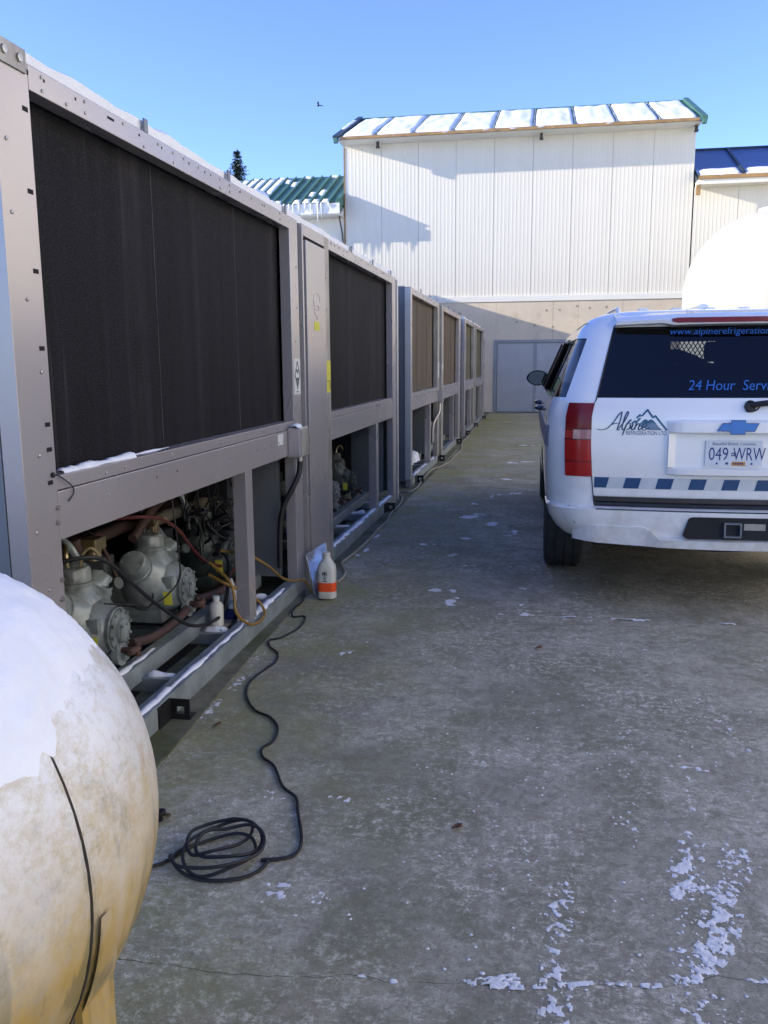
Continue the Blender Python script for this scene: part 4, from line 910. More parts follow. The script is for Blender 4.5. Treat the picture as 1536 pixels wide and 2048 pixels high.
# leg plate under the seam
lo = TO + trx * 0.352; b = MB()
pl_ = [tank_pt(0.02, -0.10, 0.004), tank_pt(0.10, -0.10, 0.004)]
v0 = []; v1 = []
for a in range(0, 14):
    ang = -0.08 - a * 0.03; w_ = 0.026 + 0.006 * a
    v0.append(tank_pt(0.012, ang, 0.006)); v1.append(tank_pt(0.012 + w_ * 1.05, ang, 0.006))
for k in range(len(v0) - 1): b.face([v0[k], v1[k], v1[k + 1], v0[k + 1]])
b.build('leg_pad', M_TANK, tank, True)
e0 = v0[-1]; e1 = v1[-1]; n_ = trx * -0.012
b = MB(); b.poly([e0 + Vector((0, 0, 0.03)), e1 + Vector((0, 0, 0.03)), Vector((e1.x, e1.y, 0.02)), Vector((e0.x, e0.y, 0.02))], n_); b.build('leg', M_TANK, tank)
b = MB(); b.box((e0.x - 0.06, e0.y - 0.01, 0.0), (e1.x + 0.03, e1.y + 0.02, 0.018), 0.003); b.build('foot_plate', M_RUST, tank)
b = MB(); sd = TO - tax * 0.05
for sx in (1, -1): b.poly([sd + trx * sx * 0.30 + Vector((0, 0, -0.29)), sd + trx * sx * 0.05 + Vector((0, 0, -0.40)), Vector((*(sd + trx * sx * 0.05).xy, 0)), Vector((*(sd + trx * sx * 0.22).xy, 0))], tax * 0.02)
b.build('saddle', M_RUST, tank)
lo2 = TO - tax * 1.9
b = MB(); b.box((lo2.x - 0.28, lo2.y - 0.03, 0), (lo2.x + 0.28, lo2.y + 0.03, 0.42)); b.build('saddle', M_RUST, tank)
# snow cap
b = MB(); g = {}; NS, NA = 110, 90
def cap_edge(s): return 0.46 + 0.035 * noise.noise(Vector((s * 40, 8, 0))) + 0.10 * noise.noise(Vector((s * 4, 1, 0))) + 0.05 * noise.noise(Vector((s * 13, 5, 0))) + 0.95 * max(0, s)
for i in range(NS + 1):
    s = -1.6 + (2.08 * i / NS)
    lo_ = cap_edge(s); hi_ = PI - 0.5
    for j in range(NA + 1):
        t = j / NA; a = lo_ + (hi_ - lo_) * t
        ed = min(1.0, t * 2.2, (1 - t) * 6, (NS - i) / 24.0)
        th = 0.036 * max(0, ed) ** 0.9 * (0.85 + 0.35 * noise.noise(Vector((s * 6, a * 3, 2))) + 0.16 * noise.noise(Vector((s * 20, a * 9, 7))) + 0.10 * noise.noise(Vector((s * 50, a * 22, 2)))) - 0.0015 + 0.004 * (1 - ed) * noise.noise(Vector((s * 60, a * 26, 9)))
        g[i, j] = b.bm.verts.new(tank_pt(s, a, th))
for i in range(NS):
    for j in range(NA): b.bm.faces.new((g[i, j], g[i + 1, j], g[i + 1, j + 1], g[i, j + 1]))
b.build('snow_cap', M_SNOW, tank, True, 60)

# ================================================================== white service SUV
CX = 1.037
suv = thing('service_suv', 'white service SUV seen from behind with blue lettering and checker band', 'SUV', (CX, 7.4, 0))
T_W = [(.34, .80), (.38, .84), (.42, .89), (.46, .93), (.52, .965), (.59, .985), (.75, .998), (.95, 1.003), (1.10, .995), (1.17, .98), (1.192, .968), (1.25, .945), (1.60, .805), (1.655, .75), (1.69, .66), (1.715, .52), (1.735, .30)]
T_R = [(.34, 5.10), (.38, 4.92), (.42, 4.875), (.46, 4.86), (.52, 4.85), (.585, 4.852), (.592, 4.862), (.598, 4.925), (.70, 4.925), (.95, 4.925), (1.10, 4.93), (1.192, 4.945), (1.60, 5.21), (1.655, 5.27), (1.69, 5.36), (1.715, 5.60), (1.735, 6.0)]
T_F = [(.34, 9.80), (.42, 9.93), (.9, 9.95), (1.0, 9.93), (1.06, 9.8), (1.10, 9.2), (1.14, 8.85), (1.17, 8.72), (1.192, 8.6), (1.60, 7.80), (1.655, 7.55), (1.69, 7.3), (1.735, 6.9)]
T_C = [(.34, .30), (.62, .262), (.75, .258), (1.192, .238), (1.60, .18), (1.69, .17), (1.735, .10)]
ZS = [.34, .36, .38, .42, .46, .52, .56, .585, .592, .598, .63, .655, .66, .70, .767, .785, .85, .92, .975, 1.03, 1.04, 1.10, 1.14, 1.175, 1.192, 1.205, 1.26, 1.33, 1.40, 1.47, 1.54, 1.60, 1.628, 1.655, 1.675, 1.69, 1.705, 1.715, 1.727, 1.735]
NF, NC, NSD, NFC, NFF = 10, 8, 40, 5, 5
HALF = NF + NC + NSD + NFC + NFF
BOW = 0.045
def suv_pt(z, k, side):
    w = lerp_table(T_W, z); r = lerp_table(T_R, z); f = lerp_table(T_F, z); c = lerp_table(T_C, z); fl = w - c
    if k <= NF: t = k / NF; x, y = fl * t, r + BOW * t * t
    elif k <= NF + NC: a = (k - NF) / NC * PI / 2; x, y = fl + c * math.sin(a), r + BOW + c * (1 - math.cos(a))
    else:
        ys = r + BOW + c; fc = 0.2
        if k <= NF + NC + NSD: t = (k - NF - NC) / NSD; x, y = w + 0.012 * math.sin(t * PI) * (z < 1.2), ys + (f - fc - ys) * t
        elif k <= NF + NC + NSD + NFC: a = (k - NF - NC - NSD) / NFC * PI / 2; x, y = w - fc + fc * math.cos(a), f - fc + fc * math.sin(a)
        else: t = (k - NF - NC - NSD - NFC) / NFF; x, y = (w - fc) * (1 - t), f + 0.06 * t * (2 - t)
    return Vector((CX + side * x, y, z))
def rear_y(dx, z):
    w = lerp_table(T_W, z) - lerp_table(T_C, z); t = min(1.0, abs(dx) / w); return lerp_table(T_R, z) + BOW * t * t
def on_rear(off): return lambda dx, z: (CX + dx, rear_y(dx, z) - off, z)
zi = {z: i for i, z in enumerate(ZS)}
def cells(z0, z1, k0, k1): return [(i, k) for i in range(zi[z0], zi[z1]) for k in range(k0, k1)]
def suv_n(i, k, side):
    z0 = ZS[max(i - 1, 0)]; z1 = ZS[min(i + 1, len(ZS) - 1)]
    a = suv_pt(ZS[i], max(k - 1, 0), side) - suv_pt(ZS[i], min(k + 1, HALF), side); b_ = suv_pt(z1, k, side) - suv_pt(z0, k, side)
    n = a.cross(b_); n.normalize(); n = n if side < 0 else -n
    ref = suv_pt(ZS[i], k, side) - Vector((CX, 7.4, 0.9))
    return n if n.dot(Vector((ref.x, ref.y * 0.4, ref.z))) > 0 else -n
def patch(name, m, cl, off, depth, sides=(-1, 1), parent=None, both=True, **kw):
    """sheet cut from the body surface, stood off by off, with a turned-in rim"""
    b = MB(); vs_ = {}
    for side in sides:
        for i, k in cl:
            q = []
            for (ii, kk) in ((i, k), (i, k + 1), (i + 1, k + 1), (i + 1, k)):
                key = (ii, kk, side if kk > 0 else 0)
                if key not in vs_: vs_[key] = b.bm.verts.new(suv_pt(ZS[ii], kk, side) + suv_n(ii, kk, side) * off)
                q.append(vs_[key])
            b.bm.faces.new(q if side > 0 else q[::-1])
    if depth:
        inv = {v: k for k, v in vs_.items()}
        low = {}
        for e in [e for e in b.bm.edges if len(e.link_faces) == 1]:
            q = []
            for v in e.verts:
                if v not in low:
                    ii, kk, sd = inv[v]; low[v] = b.bm.verts.new(v.co - suv_n(ii, kk, sd or -1) * depth)
            b.bm.faces.new((e.verts[0], e.verts[1], low[e.verts[1]], low[e.verts[0]]))
    return b.build(name, m, parent or suv, True, 35, **kw)
K1 = NF + NC
SG = [(K1 - 4, K1 + 11), (K1 + 12, K1 + 22), (K1 + 23, K1 + 34)]
glass_cells = set(cells(1.205, 1.60, 0, NF)) | {c for a, c_ in SG for c in cells(1.205, 1.54, a, c_)} | set(cells(1.205, 1.60, K1 + NSD + 2, HALF))
# body shell, closed, wheel wells cut out of it
b = MB(); g = {}
for i, z in enumerate(ZS):
    for side in (-1, 1):
        for k in range(HALF + 1):
            if side == 1 and k in (0, HALF): g[i, k, 1] = g[i, k, -1]
            else: g[i, k, side] = b.bm.verts.new(suv_pt(z, k, side))
for side in (-1, 1):
    for i in range(len(ZS) - 1):
        for k in range(HALF):
            f = b.bm.faces.new([g[i, k, side], g[i, k + 1, side], g[i + 1, k + 1, side], g[i + 1, k, side]])
            if (i, k) in glass_cells: f.material_index = 2
for i in (0, len(ZS) - 1):
    f = b.bm.faces.new([g[i, k, -1] for k in range(HALF + 1)] + [g[i, k, 1] for k in range(HALF - 1, 0, -1)])
    if i == 0: f.material_index = 1
    else:
        pass
body = b.build('body', [M_CAR, M_DARK, M_CAR], suv, True, 35)
for cy_ in (6.06, 8.99):
    for sx in (-1, 1):
        t = MB(); t.lathe((CX + sx * 0.62, cy_, 0.39), (sx, 0, 0), [(0, 0.455), (0.6, 0.455)], 40); co = t.build('cutter', [M_CAR, M_DARK, M_DARK], None)
        for p in co.data.polygons: p.material_index = 1
        md = body.modifiers.new('arch', 'BOOLEAN'); md.operation = 'DIFFERENCE'; md.solver = 'EXACT'
        co.matrix_world = Matrix.Translation(-suv.location) @ co.matrix_world if False else co.matrix_world
        md.object = co
dg = bpy.context.evaluated_depsgraph_get(); dg.update()
me = bpy.data.meshes.new_from_object(body.evaluated_get(dg)); body.modifiers.clear()
for o in [o for o in bpy.data.objects if o.name.startswith('cutter')]: bpy.data.objects.remove(o)
bm = bmesh.new(); bm.from_mesh(me); bmesh.ops.delete(bm, geom=[f for f in bm.faces if f.material_index == 2], context='FACES'); bm.to_mesh(me); bm.free()
me.polygons.foreach_set('use_smooth', [True] * len(me.polygons)); me.set_sharp_from_angle(angle=math.radians(32)); body.data = me
# glazing
patch('rear_window', M_TINT, cells(1.205, 1.60, 0, NF), -0.006, 0)
patch('windscreen', M_WIND, cells(1.205, 1.60, K1 + NSD + 2, HALF), -0.006, 0)
for sd in (-1, 1):
    for a, c_ in SG: patch('side_window', M_TINT, cells(1.205, 1.54, a, c_), -0.005, 0, (sd,))
    patch('window_seal', M_CARBLK, cells(1.192, 1.205, K1, K1 + 34), 0.002, 0.004, (sd,))
    b = MB()
    for a, c_ in SG[1:]:
        pts = [suv_pt(1.54, k, sd) + suv_n(zi[1.54], k, sd) * 0.004 for k in range(a, c_)]
        b.tube([p + Vector((sd * 0.01, 0, 0)) for p in pts], 0.012, 6)
        pts = [suv_pt(z, c_ - 1, sd) for z in ZS[zi[1.205]:zi[1.54] + 1]]
        b.tube([p + Vector((sd * 0.012, 0, 0)) for p in pts], 0.02, 6)
    b.build('rain_guard', M_CARBLK, suv, True)
    patch('side_stripe', M_GREYSTR, cells(.92, 1.04, K1 - 2, K1 + 36), 0.003, 0.003, (sd,))
    # tail lamp in its three fields
    tl = patch('tail_lamp', M_TLAMPD, cells(1.03, 1.175, NF, NF + 3), 0.010, 0.012, (sd,))
    patch('reverse_lens', M_TCLEAR, cells(.975, 1.03, NF, NF + 2), 0.010, 0.012, (sd,), tl)
    patch('lens_side', M_TLAMP, cells(.975, 1.03, NF + 2, NF + 3), 0.009, 0.012, (sd,), tl)
    patch('brake_lens', M_TLAMP, cells(.767, .975, NF, NF + 3), 0.009, 0.012, (sd,), tl)
    b = MB()
    for zc in (1.03, .975, .85): b.tube([suv_pt(zc, k, sd) + suv_n(zi[zc], k, sd) * 0.010 for k in range(NF, NF + 4)], 0.0025, 5)
    b.build('lamp_rib', M_CARBLK, tl)
    b = MB(); b.tube([suv_pt(z, NF, sd) + Vector((0, -0.001, 0)) for z in ZS[zi[.598]:zi[1.655] + 1]], 0.0042, 6); b.tube([suv_pt(.767, k, sd) + suv_n(zi[.767], k, sd) * 0.001 for k in range(NF, NF + 4)], 0.004, 5); b.tube([suv_pt(z, NF + 3, sd) + suv_n(zi[z], NF + 3, sd) * 0.001 for z in ZS[zi[.767]:zi[1.175] + 1]], 0.004, 5); b.build('panel_gap', M_BLACK, suv)
    b = MB(); b.tube([suv_pt(1.628, k, sd) + suv_n(zi[1.628], k, sd) * 0.001 for k in range(K1 - 2, K1 + 20)], 0.003, 5); b.build('roof_gutter', M_BLACK, suv)
    for yh in (6.75, 7.75):
        xw = CX + sd * 1.012; b = MB()
        b.tube(spline([(xw, yh - 0.10, 1.06), (xw + sd * 0.035, yh - 0.07, 1.065), (xw + sd * 0.035, yh + 0.07, 1.065), (xw, yh + 0.10, 1.06)]), 0.014, 8); b.build('door_handle', M_CARBLK, suv, True)
    # wheels
    for yw in (6.06, 8.99):
        b = MB(); o = (CX + sd * 0.725, yw, 0.388)
        b.lathe(o, (sd, 0, 0), [(0, 0.24), (0.0, 0.335), (0.012, 0.368), (0.035, 0.385), (0.06, 0.388), (0.064, 0.378), (0.072, 0.378), (0.076, 0.388), (0.12, 0.388), (0.124, 0.378), (0.134, 0.378), (0.138, 0.388), (0.18, 0.388), (0.184, 0.378), (0.192, 0.378), (0.196, 0.387), (0.225, 0.383), (0.245, 0.366), (0.255, 0.335), (0.25, 0.24)], 48)
        wh = b.build('wheel', M_TYRE, suv, True, 30)
        b = MB(); b.lathe((CX + sd * 0.80, yw, 0.388), (sd, 0, 0), [(0, 0.238), (0.15, 0.238), (0.14, 0.19), (0.10, 0.16), (0.12, 0.06), (0.14, 0.04), (0.14, 0)], 30); b.build('rim', M_RIM, wh, True)
        b = MB()
        for k in range(36):
            a = 2 * PI * k / 36
            for xo in (0.03, 0.155):
                c0 = Vector((CX + sd * (0.725 + xo), yw + 0.389 * math.cos(a), 0.388 + 0.389 * math.sin(a))); c1 = c0 + Vector((sd * 0.05, -0.02 * math.sin(a), 0.02 * math.cos(a)))
                b.tube([c0, c1], 0.003, 4)
        b.build('tread', M_TYRE, wh, kind='stuff')
    # mirror
    xm = CX + sd * 1.035; ym = 7.95
    b = MB()
    b.lathe((xm, ym - 0.03, 1.268), (0, 1, 0), [(0, 0.082), (0.005, 0.088), (0.05, 0.088), (0.10, 0.07), (0.13, 0.03), (0.135, 0)], 24)
    for v in b.bm.verts:
        v.co.z = 1.268 + (v.co.z - 1.268) * 0.78
        dxm = (v.co.x - xm) * sd; v.co.x = xm + sd * (dxm * 1.12 - 0.02 * max(0, -(v.co.z - 1.268)) * 8 * 0.3)
    b.tube([(xm - sd * 0.06, ym + 0.03, 1.225), (xm - sd * 0.11, ym + 0.04, 1.215), (xm - sd * 0.15, ym + 0.06, 1.21)], [0.035, 0.04, 0.05], 10)
    mr = b.build('wing_mirror', M_BLACK, suv, True, 40)
    b = MB(); b.lathe((xm, ym - 0.032, 1.268), (0, 1, 0), [(0, 0.075), (0.0015, 0.075)], 28)
    for v in b.bm.verts: v.co.z = 1.268 + (v.co.z - 1.268) * 0.78; v.co.x = xm + (v.co.x - xm) * 1.12
    b.build('mirror_glass', M_MIRROR, mr)
    # roof rail
    b = MB(); b.tube(spline([(CX + sd * 0.56, 5.75, 1.705), (CX + sd * 0.56, 5.82, 1.735), (CX + sd * 0.56, 6.5, 1.742), (CX + sd * 0.56, 7.2, 1.735), (CX + sd * 0.56, 7.28, 1.70)]), 0.014, 8); b.build('roof_rail', M_CAR, suv, True)
b = MB(); b.tube([(CX, 6.0, 1.735), (CX, 6.9, 1.735)], 0.04, 8)
for k in range(-2, 3): b.box((CX + k * 0.2 - 0.03, 5.75, 1.712), (CX + k * 0.2 + 0.03, 7.2, 1.734), 0.006)
b.build('roof_rib', M_CAR, suv, True)
# spoiler and high brake lamp
b = MB(); sec = [(5.20, 1.612), (5.155, 1.622), (5.150, 1.640), (5.20, 1.662), (5.33, 1.688), (5.40, 1.66), (5.27, 1.61)]; rows = []
for k in range(-12, 13):
    t = k / 12; x = CX + 0.615 * t; dy = 0.06 * t * t; dz = -0.012 * t * t
    drop = -0.012 if abs(t) < 0.53 else 0.0
    rows.append([b.bm.verts.new((x, y + dy, z + dz + (drop if z < 1.645 else 0))) for y, z in sec])
for A, B in zip(rows, rows[1:]):
    for j in range(len(sec)): b.bm.faces.new((A[j], A[(j + 1) % len(sec)], B[(j + 1) % len(sec)], B[j]))
b.bm.faces.new(rows[0]); b.bm.faces.new(rows[-1][::-1]); sp = b.build('spoiler', M_CAR, suv, True, 40)
b = MB(); rows = []
for k in range(-10, 11):
    t = k / 10; x = CX + 0.315 * t; y = 5.147 + 0.018 * t * t; q = 0.0 if abs(t) < 0.95 else 0.006
    rows.append([b.bm.verts.new(p) for p in ((x, y + 0.02, 1.616 + q), (x, y - 0.004, 1.618 + q), (x, y - 0.002, 1.645 - q), (x, y + 0.025, 1.648 - q))])
for A, B in zip(rows, rows[1:]):
    for j in range(4): b.bm.faces.new((A[j], A[(j + 1) % 4], B[(j + 1) % 4], B[j]))
b.bm.faces.new(rows[0]); b.bm.faces.new(rows[-1][::-1]); b.build('high_brake_lamp', M_TLAMPD, sp, True, 40)
# tailgate furniture
patch('tailgate', M_CAR, cells(.66, 1.192, 0, NF), 0.004, 0.006)
patch('step_pad', M_CARBLK, cells(.598, .63, 0, NF), 0.004, 0.004)
patch('reflection_strip', mat('reflection_grey', (0.075, 0.07, 0.07), 0.22, 0.4, var=0.4, scale=6, stretch=(0.6, 1, 2)), cells(.63, .655, 0, NF), 0.009, 0.009)  # grey reflection along the bar's upper half, laid on as a strip
patch('bumper', M_CAR, cells(.42, .585, 0, NF + NC + 2), 0.006, 0.008)
b = MB()                                        # dirty lower valance standing proud
rows = []
for k in range(-20, 21):
    t = k / 20; dx = 0.84 * t; mid = abs(dx) < 0.36; zt = 0.505 if not mid else 0.44
    zt = 0.505 - 0.065 * max(0, min(1, (0.44 - abs(dx)) / 0.06)); zb = 0.405 - 0.02 * (1 - t * t); pr = 0.014 + 0.012 * max(0, min(1, (0.44 - abs(dx)) / 0.06))
    tp = max(0.0, min(1.0, (0.83 - abs(dx)) / 0.10)); pr = pr * tp - 0.004 * (1 - tp)
    ca = max(0.0, abs(dx) - 0.66) / 0.262; y = 4.85 + BOW * min(1, abs(dx) / 0.66) ** 2 + 0.262 * (1 - math.sqrt(max(0, 1 - ca * ca)))
    rows.append([b.bm.verts.new(p) for p in ((CX + dx, y + 0.02, zt + 0.004), (CX + dx, y - pr, zt - 0.006), (CX + dx, y - pr + 0.012, zb), (CX + dx, y + 0.06, zb))])
for A, B in zip(rows, rows[1:]):
    for j in range(4): b.bm.faces.new((A[j], A[(j + 1) % 4], B[(j + 1) % 4], B[j]))
b.bm.faces.new(rows[0]); b.bm.faces.new(rows[-1][::-1]); b.build('bumper_valance', M_CAR, suv, True, 30)
b = MB(); pts = []
for cx_, cz_, a0 in ((0.20, 0.545, 0), (-0.20, 0.545, 90), (-0.225, 0.465, 180), (0.225, 0.465, 270)):
    for k in range(5): a = math.radians(a0 + k * 22.5); pts.append((CX + cx_ + 0.03 * math.cos(a), 4.838, cz_ + 0.02 * math.sin(a)))
b.poly(pts, (0, 0.008, 0)); hp = b.build('hitch_pocket', M_DARK, suv)
b = MB()
for a, c_ in (((-0.045, 0.46), (0.045, 0.468)), ((-0.045, 0.532), (0.045, 0.54)), ((-0.045, 0.4685), (-0.037, 0.5315)), ((0.037, 0.4685), (0.045, 0.5315))): b.box((CX + a[0], 4.815, a[1]), (CX + c_[0], 4.8375, c_[1]))
b.build('receiver_tube', M_ENDP, hp)
b = MB(); b.box((CX + 0.06, 4.8355, 0.50), (CX + 0.17, 4.8372, 0.535)); b.build('hitch_label', M_WORN, hp)
def bar(dx0, dx1, z0, z1, proud, bevel, name, m, parent=None):
    b = MB(); n = 16; rows = []
    for k in range(n + 1):
        t = k / n; dx = dx0 + (dx1 - dx0) * t; e = min(t, 1 - t) * n; s = min(1, 0.35 + e * 0.5); zc = (z0 + z1) / 2; h = (z1 - z0) / 2
        P = [(0.0, h), (proud * 0.6 * s, h * 0.97), (proud * s, h * 0.65), (proud * s, -h * 0.75), (proud * 0.75 * s, -h), (0, -h)]
        rows.append([b.bm.verts.new((CX + dx, rear_y(dx, zc) + 0.004 - p - 0.006, zc + q * (0.75 + 0.25 * s))) for p, q in P])
    for A, B in zip(rows, rows[1:]):
        for j in range(6): b.bm.faces.new((A[j], A[(j + 1) % 6], B[(j + 1) % 6], B[j]))
    b.bm.faces.new(rows[0]); b.bm.faces.new(rows[-1][::-1]); return b.build(name, m, parent or suv, True, 35)
gh = bar(-0.345, 0.345, 1.014, 1.090, 0.05, 0, 'plate_garnish', M_CAR)
bar(-0.345, 0.345, 0.785, 0.828, 0.04, 0, 'garnish_lip', M_CAR)
for sd in (-1, 1):
    b = MB(); x0 = CX + sd * 0.30; x1 = CX + sd * 0.342; y = rear_y(0.32, 0.9); b.poly([(x0, y - 0.004, 0.829), (x1, y - 0.03, 0.829), (x1, y - 0.03, 1.013), (x0, y - 0.004, 1.013)], (sd * 0.002, 0.025, 0)); b.build('garnish_side', M_CAR, suv)
b = MB(); s = 1.0
bt = [(-0.105, -0.022), (-0.078, 0.020), (-0.037, 0.020), (-0.037, 0.036), (0.037, 0.036), (0.037, 0.020), (0.105, 0.020), (0.085, -0.022), (0.037, -0.022), (0.037, -0.038), (-0.037, -0.038), (-0.037, -0.022)]
yb_ = rear_y(0, 1.05) - 0.0535
b.poly([(CX + 0.006 + u, yb_, 1.054 + v) for u, v in bt], (0, -0.008, 0)); em = b.build('emblem', M_EMB, suv)
b = MB(); b.tube([(CX + 0.006 + u, yb_ - 0.007, 1.054 + v) for u, v in bt], 0.0022, 5, closed=True); b.build('emblem_rim', M_NAVY, em)
# number plate
yp_ = rear_y(0, 0.9) - 0.008
b = MB(); b.box((CX - 0.147, yp_ - 0.006, 0.838), (CX + 0.147, yp_, 0.978), 0.002); pl = b.build('number_plate', M_PLATE, suv)
def flat(x0, z0, y): return lambda u, v: (x0 + u, y, z0 + v)
def letters(txt, size, fn, m, parent, name='lettering', **k):
    b = MB(); b.bm.free(); b.bm = text_bm(txt, size, fn, **k); return b.build(name, m, parent)
yl = yp_ - 0.0068
letters('049', 0.100, flat(CX - 0.078, 0.872, yl), M_PLATEB, pl, xs=0.70, bold=0.0)
letters('WRW', 0.100, flat(CX + 0.080, 0.872, yl), M_PLATEB, pl, xs=0.62)
letters('Beautiful British Columbia', 0.023, flat(CX + 0.0, 0.953, yl), M_PLATEB, pl, xs=0.92)
b = MB(); b.box((CX - 0.008, yl - 0.0005, 0.842), (CX + 0.062, yl + 0.0005, 0.864)); b.build('decal', M_DECAL, pl)
b = MB()
for k in range(6): b.box((CX + 0.0 + k * 0.009, yl - 0.0012, 0.848), (CX + 0.006 + k * 0.009, yl - 0.0006, 0.859))
for x in (-0.085, 0.095): b.lathe((CX + x, yl, 0.853), (0, -1, 0), [(0, 0.006), (0.003, 0.005), (0.004, 0)], 8)
b.box((CX - 0.04, yl - 0.0005, 0.848), (CX - 0.026, yl + 0.0005, 0.860)); b.tube([(CX - 0.012, yl, 0.905), (CX - 0.004, yl, 0.912), (CX + 0.004, yl, 0.904), (CX + 0.012, yl, 0.911)], 0.003, 4); b.tube([(CX - 0.012, yl, 0.897), (CX + 0.010, yl, 0.898)], 0.0025, 4)
b.build('plate_print', M_PLATEB, pl)
b = MB(); b.tube([suv_pt(.592, k, -1) + Vector((0, -0.008, 0)) for k in range(NF, -1, -1)] + [suv_pt(.592, k, 1) + Vector((0, -0.008, 0)) for k in range(1, NF + 1)], 0.003, 5); b.build('panel_gap', M_BLACK, suv)
b = MB(); b.tube(spline([(CX - 0.865, 4.965, 0.60), (CX - 0.845, 4.945, 0.55), (CX - 0.83, 4.93, 0.50)]), 0.004, 5); b.build('scuff', M_GREYSTR, suv)
# wiper
b = MB(); yw_ = rear_y(0.1, 1.17) - 0.02
b.lathe((CX + 0.075, yw_ + 0.02, 1.165), (0, -1, 0), [(0, 0.03), (0.03, 0.028), (0.045, 0.02), (0.046, 0)], 16); b.tube(spline([(CX + 0.07, yw_ - 0.02, 1.168), (CX + 0.20, yw_ - 0.02, 1.185), (CX + 0.5, yw_ + 0.0, 1.20)]), [0.016] * 12 + [0.009], 8)
b.tube(spline([(CX + 0.045, yw_ + 0.01, 1.165), (CX + 0.06, yw_ - 0.0, 1.135), (CX + 0.10, yw_ - 0.0, 1.14), (CX + 0.12, yw_ - 0.005, 1.16)]), 0.004, 6); b.build('rear_wiper', M_BLACK, suv, True)
# checker band
def on_gate(off): return lambda dx, z: (CX + dx, rear_y(dx, z) - 0.004 - off, z)
def sheet(quads, fn, m, name, parent, div=4):
    b = MB()
    for (a, c_, d, e) in quads:
        for i in range(div):
            t0, t1 = i / div, (i + 1) / div
            q = [(a[0] + (c_[0] - a[0]) * t0, a[1] + (c_[1] - a[1]) * t0), (a[0] + (c_[0] - a[0]) * t1, a[1] + (c_[1] - a[1]) * t1), (e[0] + (d[0] - e[0]) * t1, e[1] + (d[1] - e[1]) * t1), (e[0] + (d[0] - e[0]) * t0, e[1] + (d[1] - e[1]) * t0)]
            b.face([fn(*p) for p in q])
    bmesh.ops.remove_doubles(b.bm, verts=b.bm.verts, dist=1e-5); return b.build(name, m, parent)
sheet([((-0.728, .702), (0.728, .702), (0.728, .765), (-0.728, .765))], on_gate(0.0015), M_SILVER, 'reflective_band', suv, 24)
for k in range(9):
    x = -0.745 + 0.173 * k; x0 = max(x, -0.727)
    sheet([((x0, .704), (x + 0.083, .704), (x + 0.098, .763), (max(x + 0.015, -0.727), .763))], on_gate(0.003), M_BLUE, 'blue_block', suv, 4)
# lettering on the glass and the company mark on the gate
letters('www.alpinerefrigeration.com', 0.054, lambda u, v: (CX + u, rear_y(u, 1.553 + v) - 0.0, 1.553 + v), M_BLUEL, suv, shear=0.22, xs=1.02)
letters('24 Hour  Service', 0.078, lambda u, v: (CX + u, rear_y(u, 1.247 + v) - 0.0, 1.247 + v), M_BLUEL, suv, shear=0.25, xs=0.90)
def zc(u, v, off=0.002):
    px = 1180 + u / 4.315; py = 790 + v / 4.315; dx = 0.314 + (px - 1195) * 0.00266 - CX; z = 1.193 - (py - 800) * 0.00278
    return on_gate(off)(dx, z)
def strokes(name, m, lines, r, off=0.002):
    b = MB()
    for L in lines:
        P = [Vector((u, v, 0)) for u, v in L]; P = spline(P, 5) if len(P) > 2 else P
        n = len(P)
        rows = []
        for i, p in enumerate(P):
            d = (P[min(i + 1, n - 1)] - P[max(i - 1, 0)]).normalized(); s_ = Vector((-d.y, d.x, 0)); w_ = r * (0.55 + 0.6 * abs(d.y)); rows.append((zc(*(p + s_ * w_).xy, off), zc(*(p - s_ * w_).xy, off)))
        for A, B in zip(rows, rows[1:]): b.face([A[0], A[1], B[1], B[0]])
    return b.build(name, m, suv)
strokes('script_lettering', M_NAVY, [[(70, 291), (110, 297), (160, 280), (210, 228), (250, 168), (281, 140)], [(281, 140), (266, 215), (243, 288), (250, 297), (262, 288)], [(196, 250), (228, 240), (262, 238)],
    [(258, 280), (300, 225), (335, 155), (326, 141), (304, 188), (284, 268), (289, 295), (306, 284)], [(306, 284), (327, 238), (310, 280), (288, 342)], [(311, 268), (336, 238), (356, 246), (346, 285), (320, 294)], [(346, 287), (366, 268), (379, 240), (366, 284), (374, 295), (392, 280)],
    [(392, 280), (407, 240), (396, 270), (390, 294)], [(396, 270), (420, 241), (433, 248), (424, 285), (432, 295), (447, 281)], [(447, 281), (470, 272), (492, 254), (487, 240), (470, 243), (456, 265), (458, 288), (476, 295), (520, 275)]], 5.0, 0.003)
strokes('mountain_mark', M_TEAL, [[(398, 240), (500, 121)], [(497, 121), (546, 190)], [(546, 190), (566, 172)], [(564, 172), (668, 296)], [(405, 195), (440, 162)], [(425, 168), (446, 178)], [(330, 236), (362, 206)], [(366, 240), (400, 215)]], 8.0, 0.0024)
b = MB(); b.face([zc(*p, 0.0018) for p in ((420, 260), (470, 208), (488, 204), (506, 216), (528, 204), (548, 212), (600, 270), (632, 296), (520, 296))]); b.build('mountain_mark', M_PALEB, suv)
b = MB(); b.face([zc(*p, 0.0021) for p in ((430, 246), (470, 207), (488, 203), (506, 215), (528, 203), (548, 211), (580, 246), (545, 232), (505, 240), (470, 230))]); b.build('mountain_mark', M_TEAL, suv)
letters('REFRIGERATION LTD', 0.031, lambda u, v: on_gate(0.002)(zc(318, 337)[0] - CX + u, zc(318, 337)[2] + v), M_NAVY, suv, align='LEFT', xs=0.73)
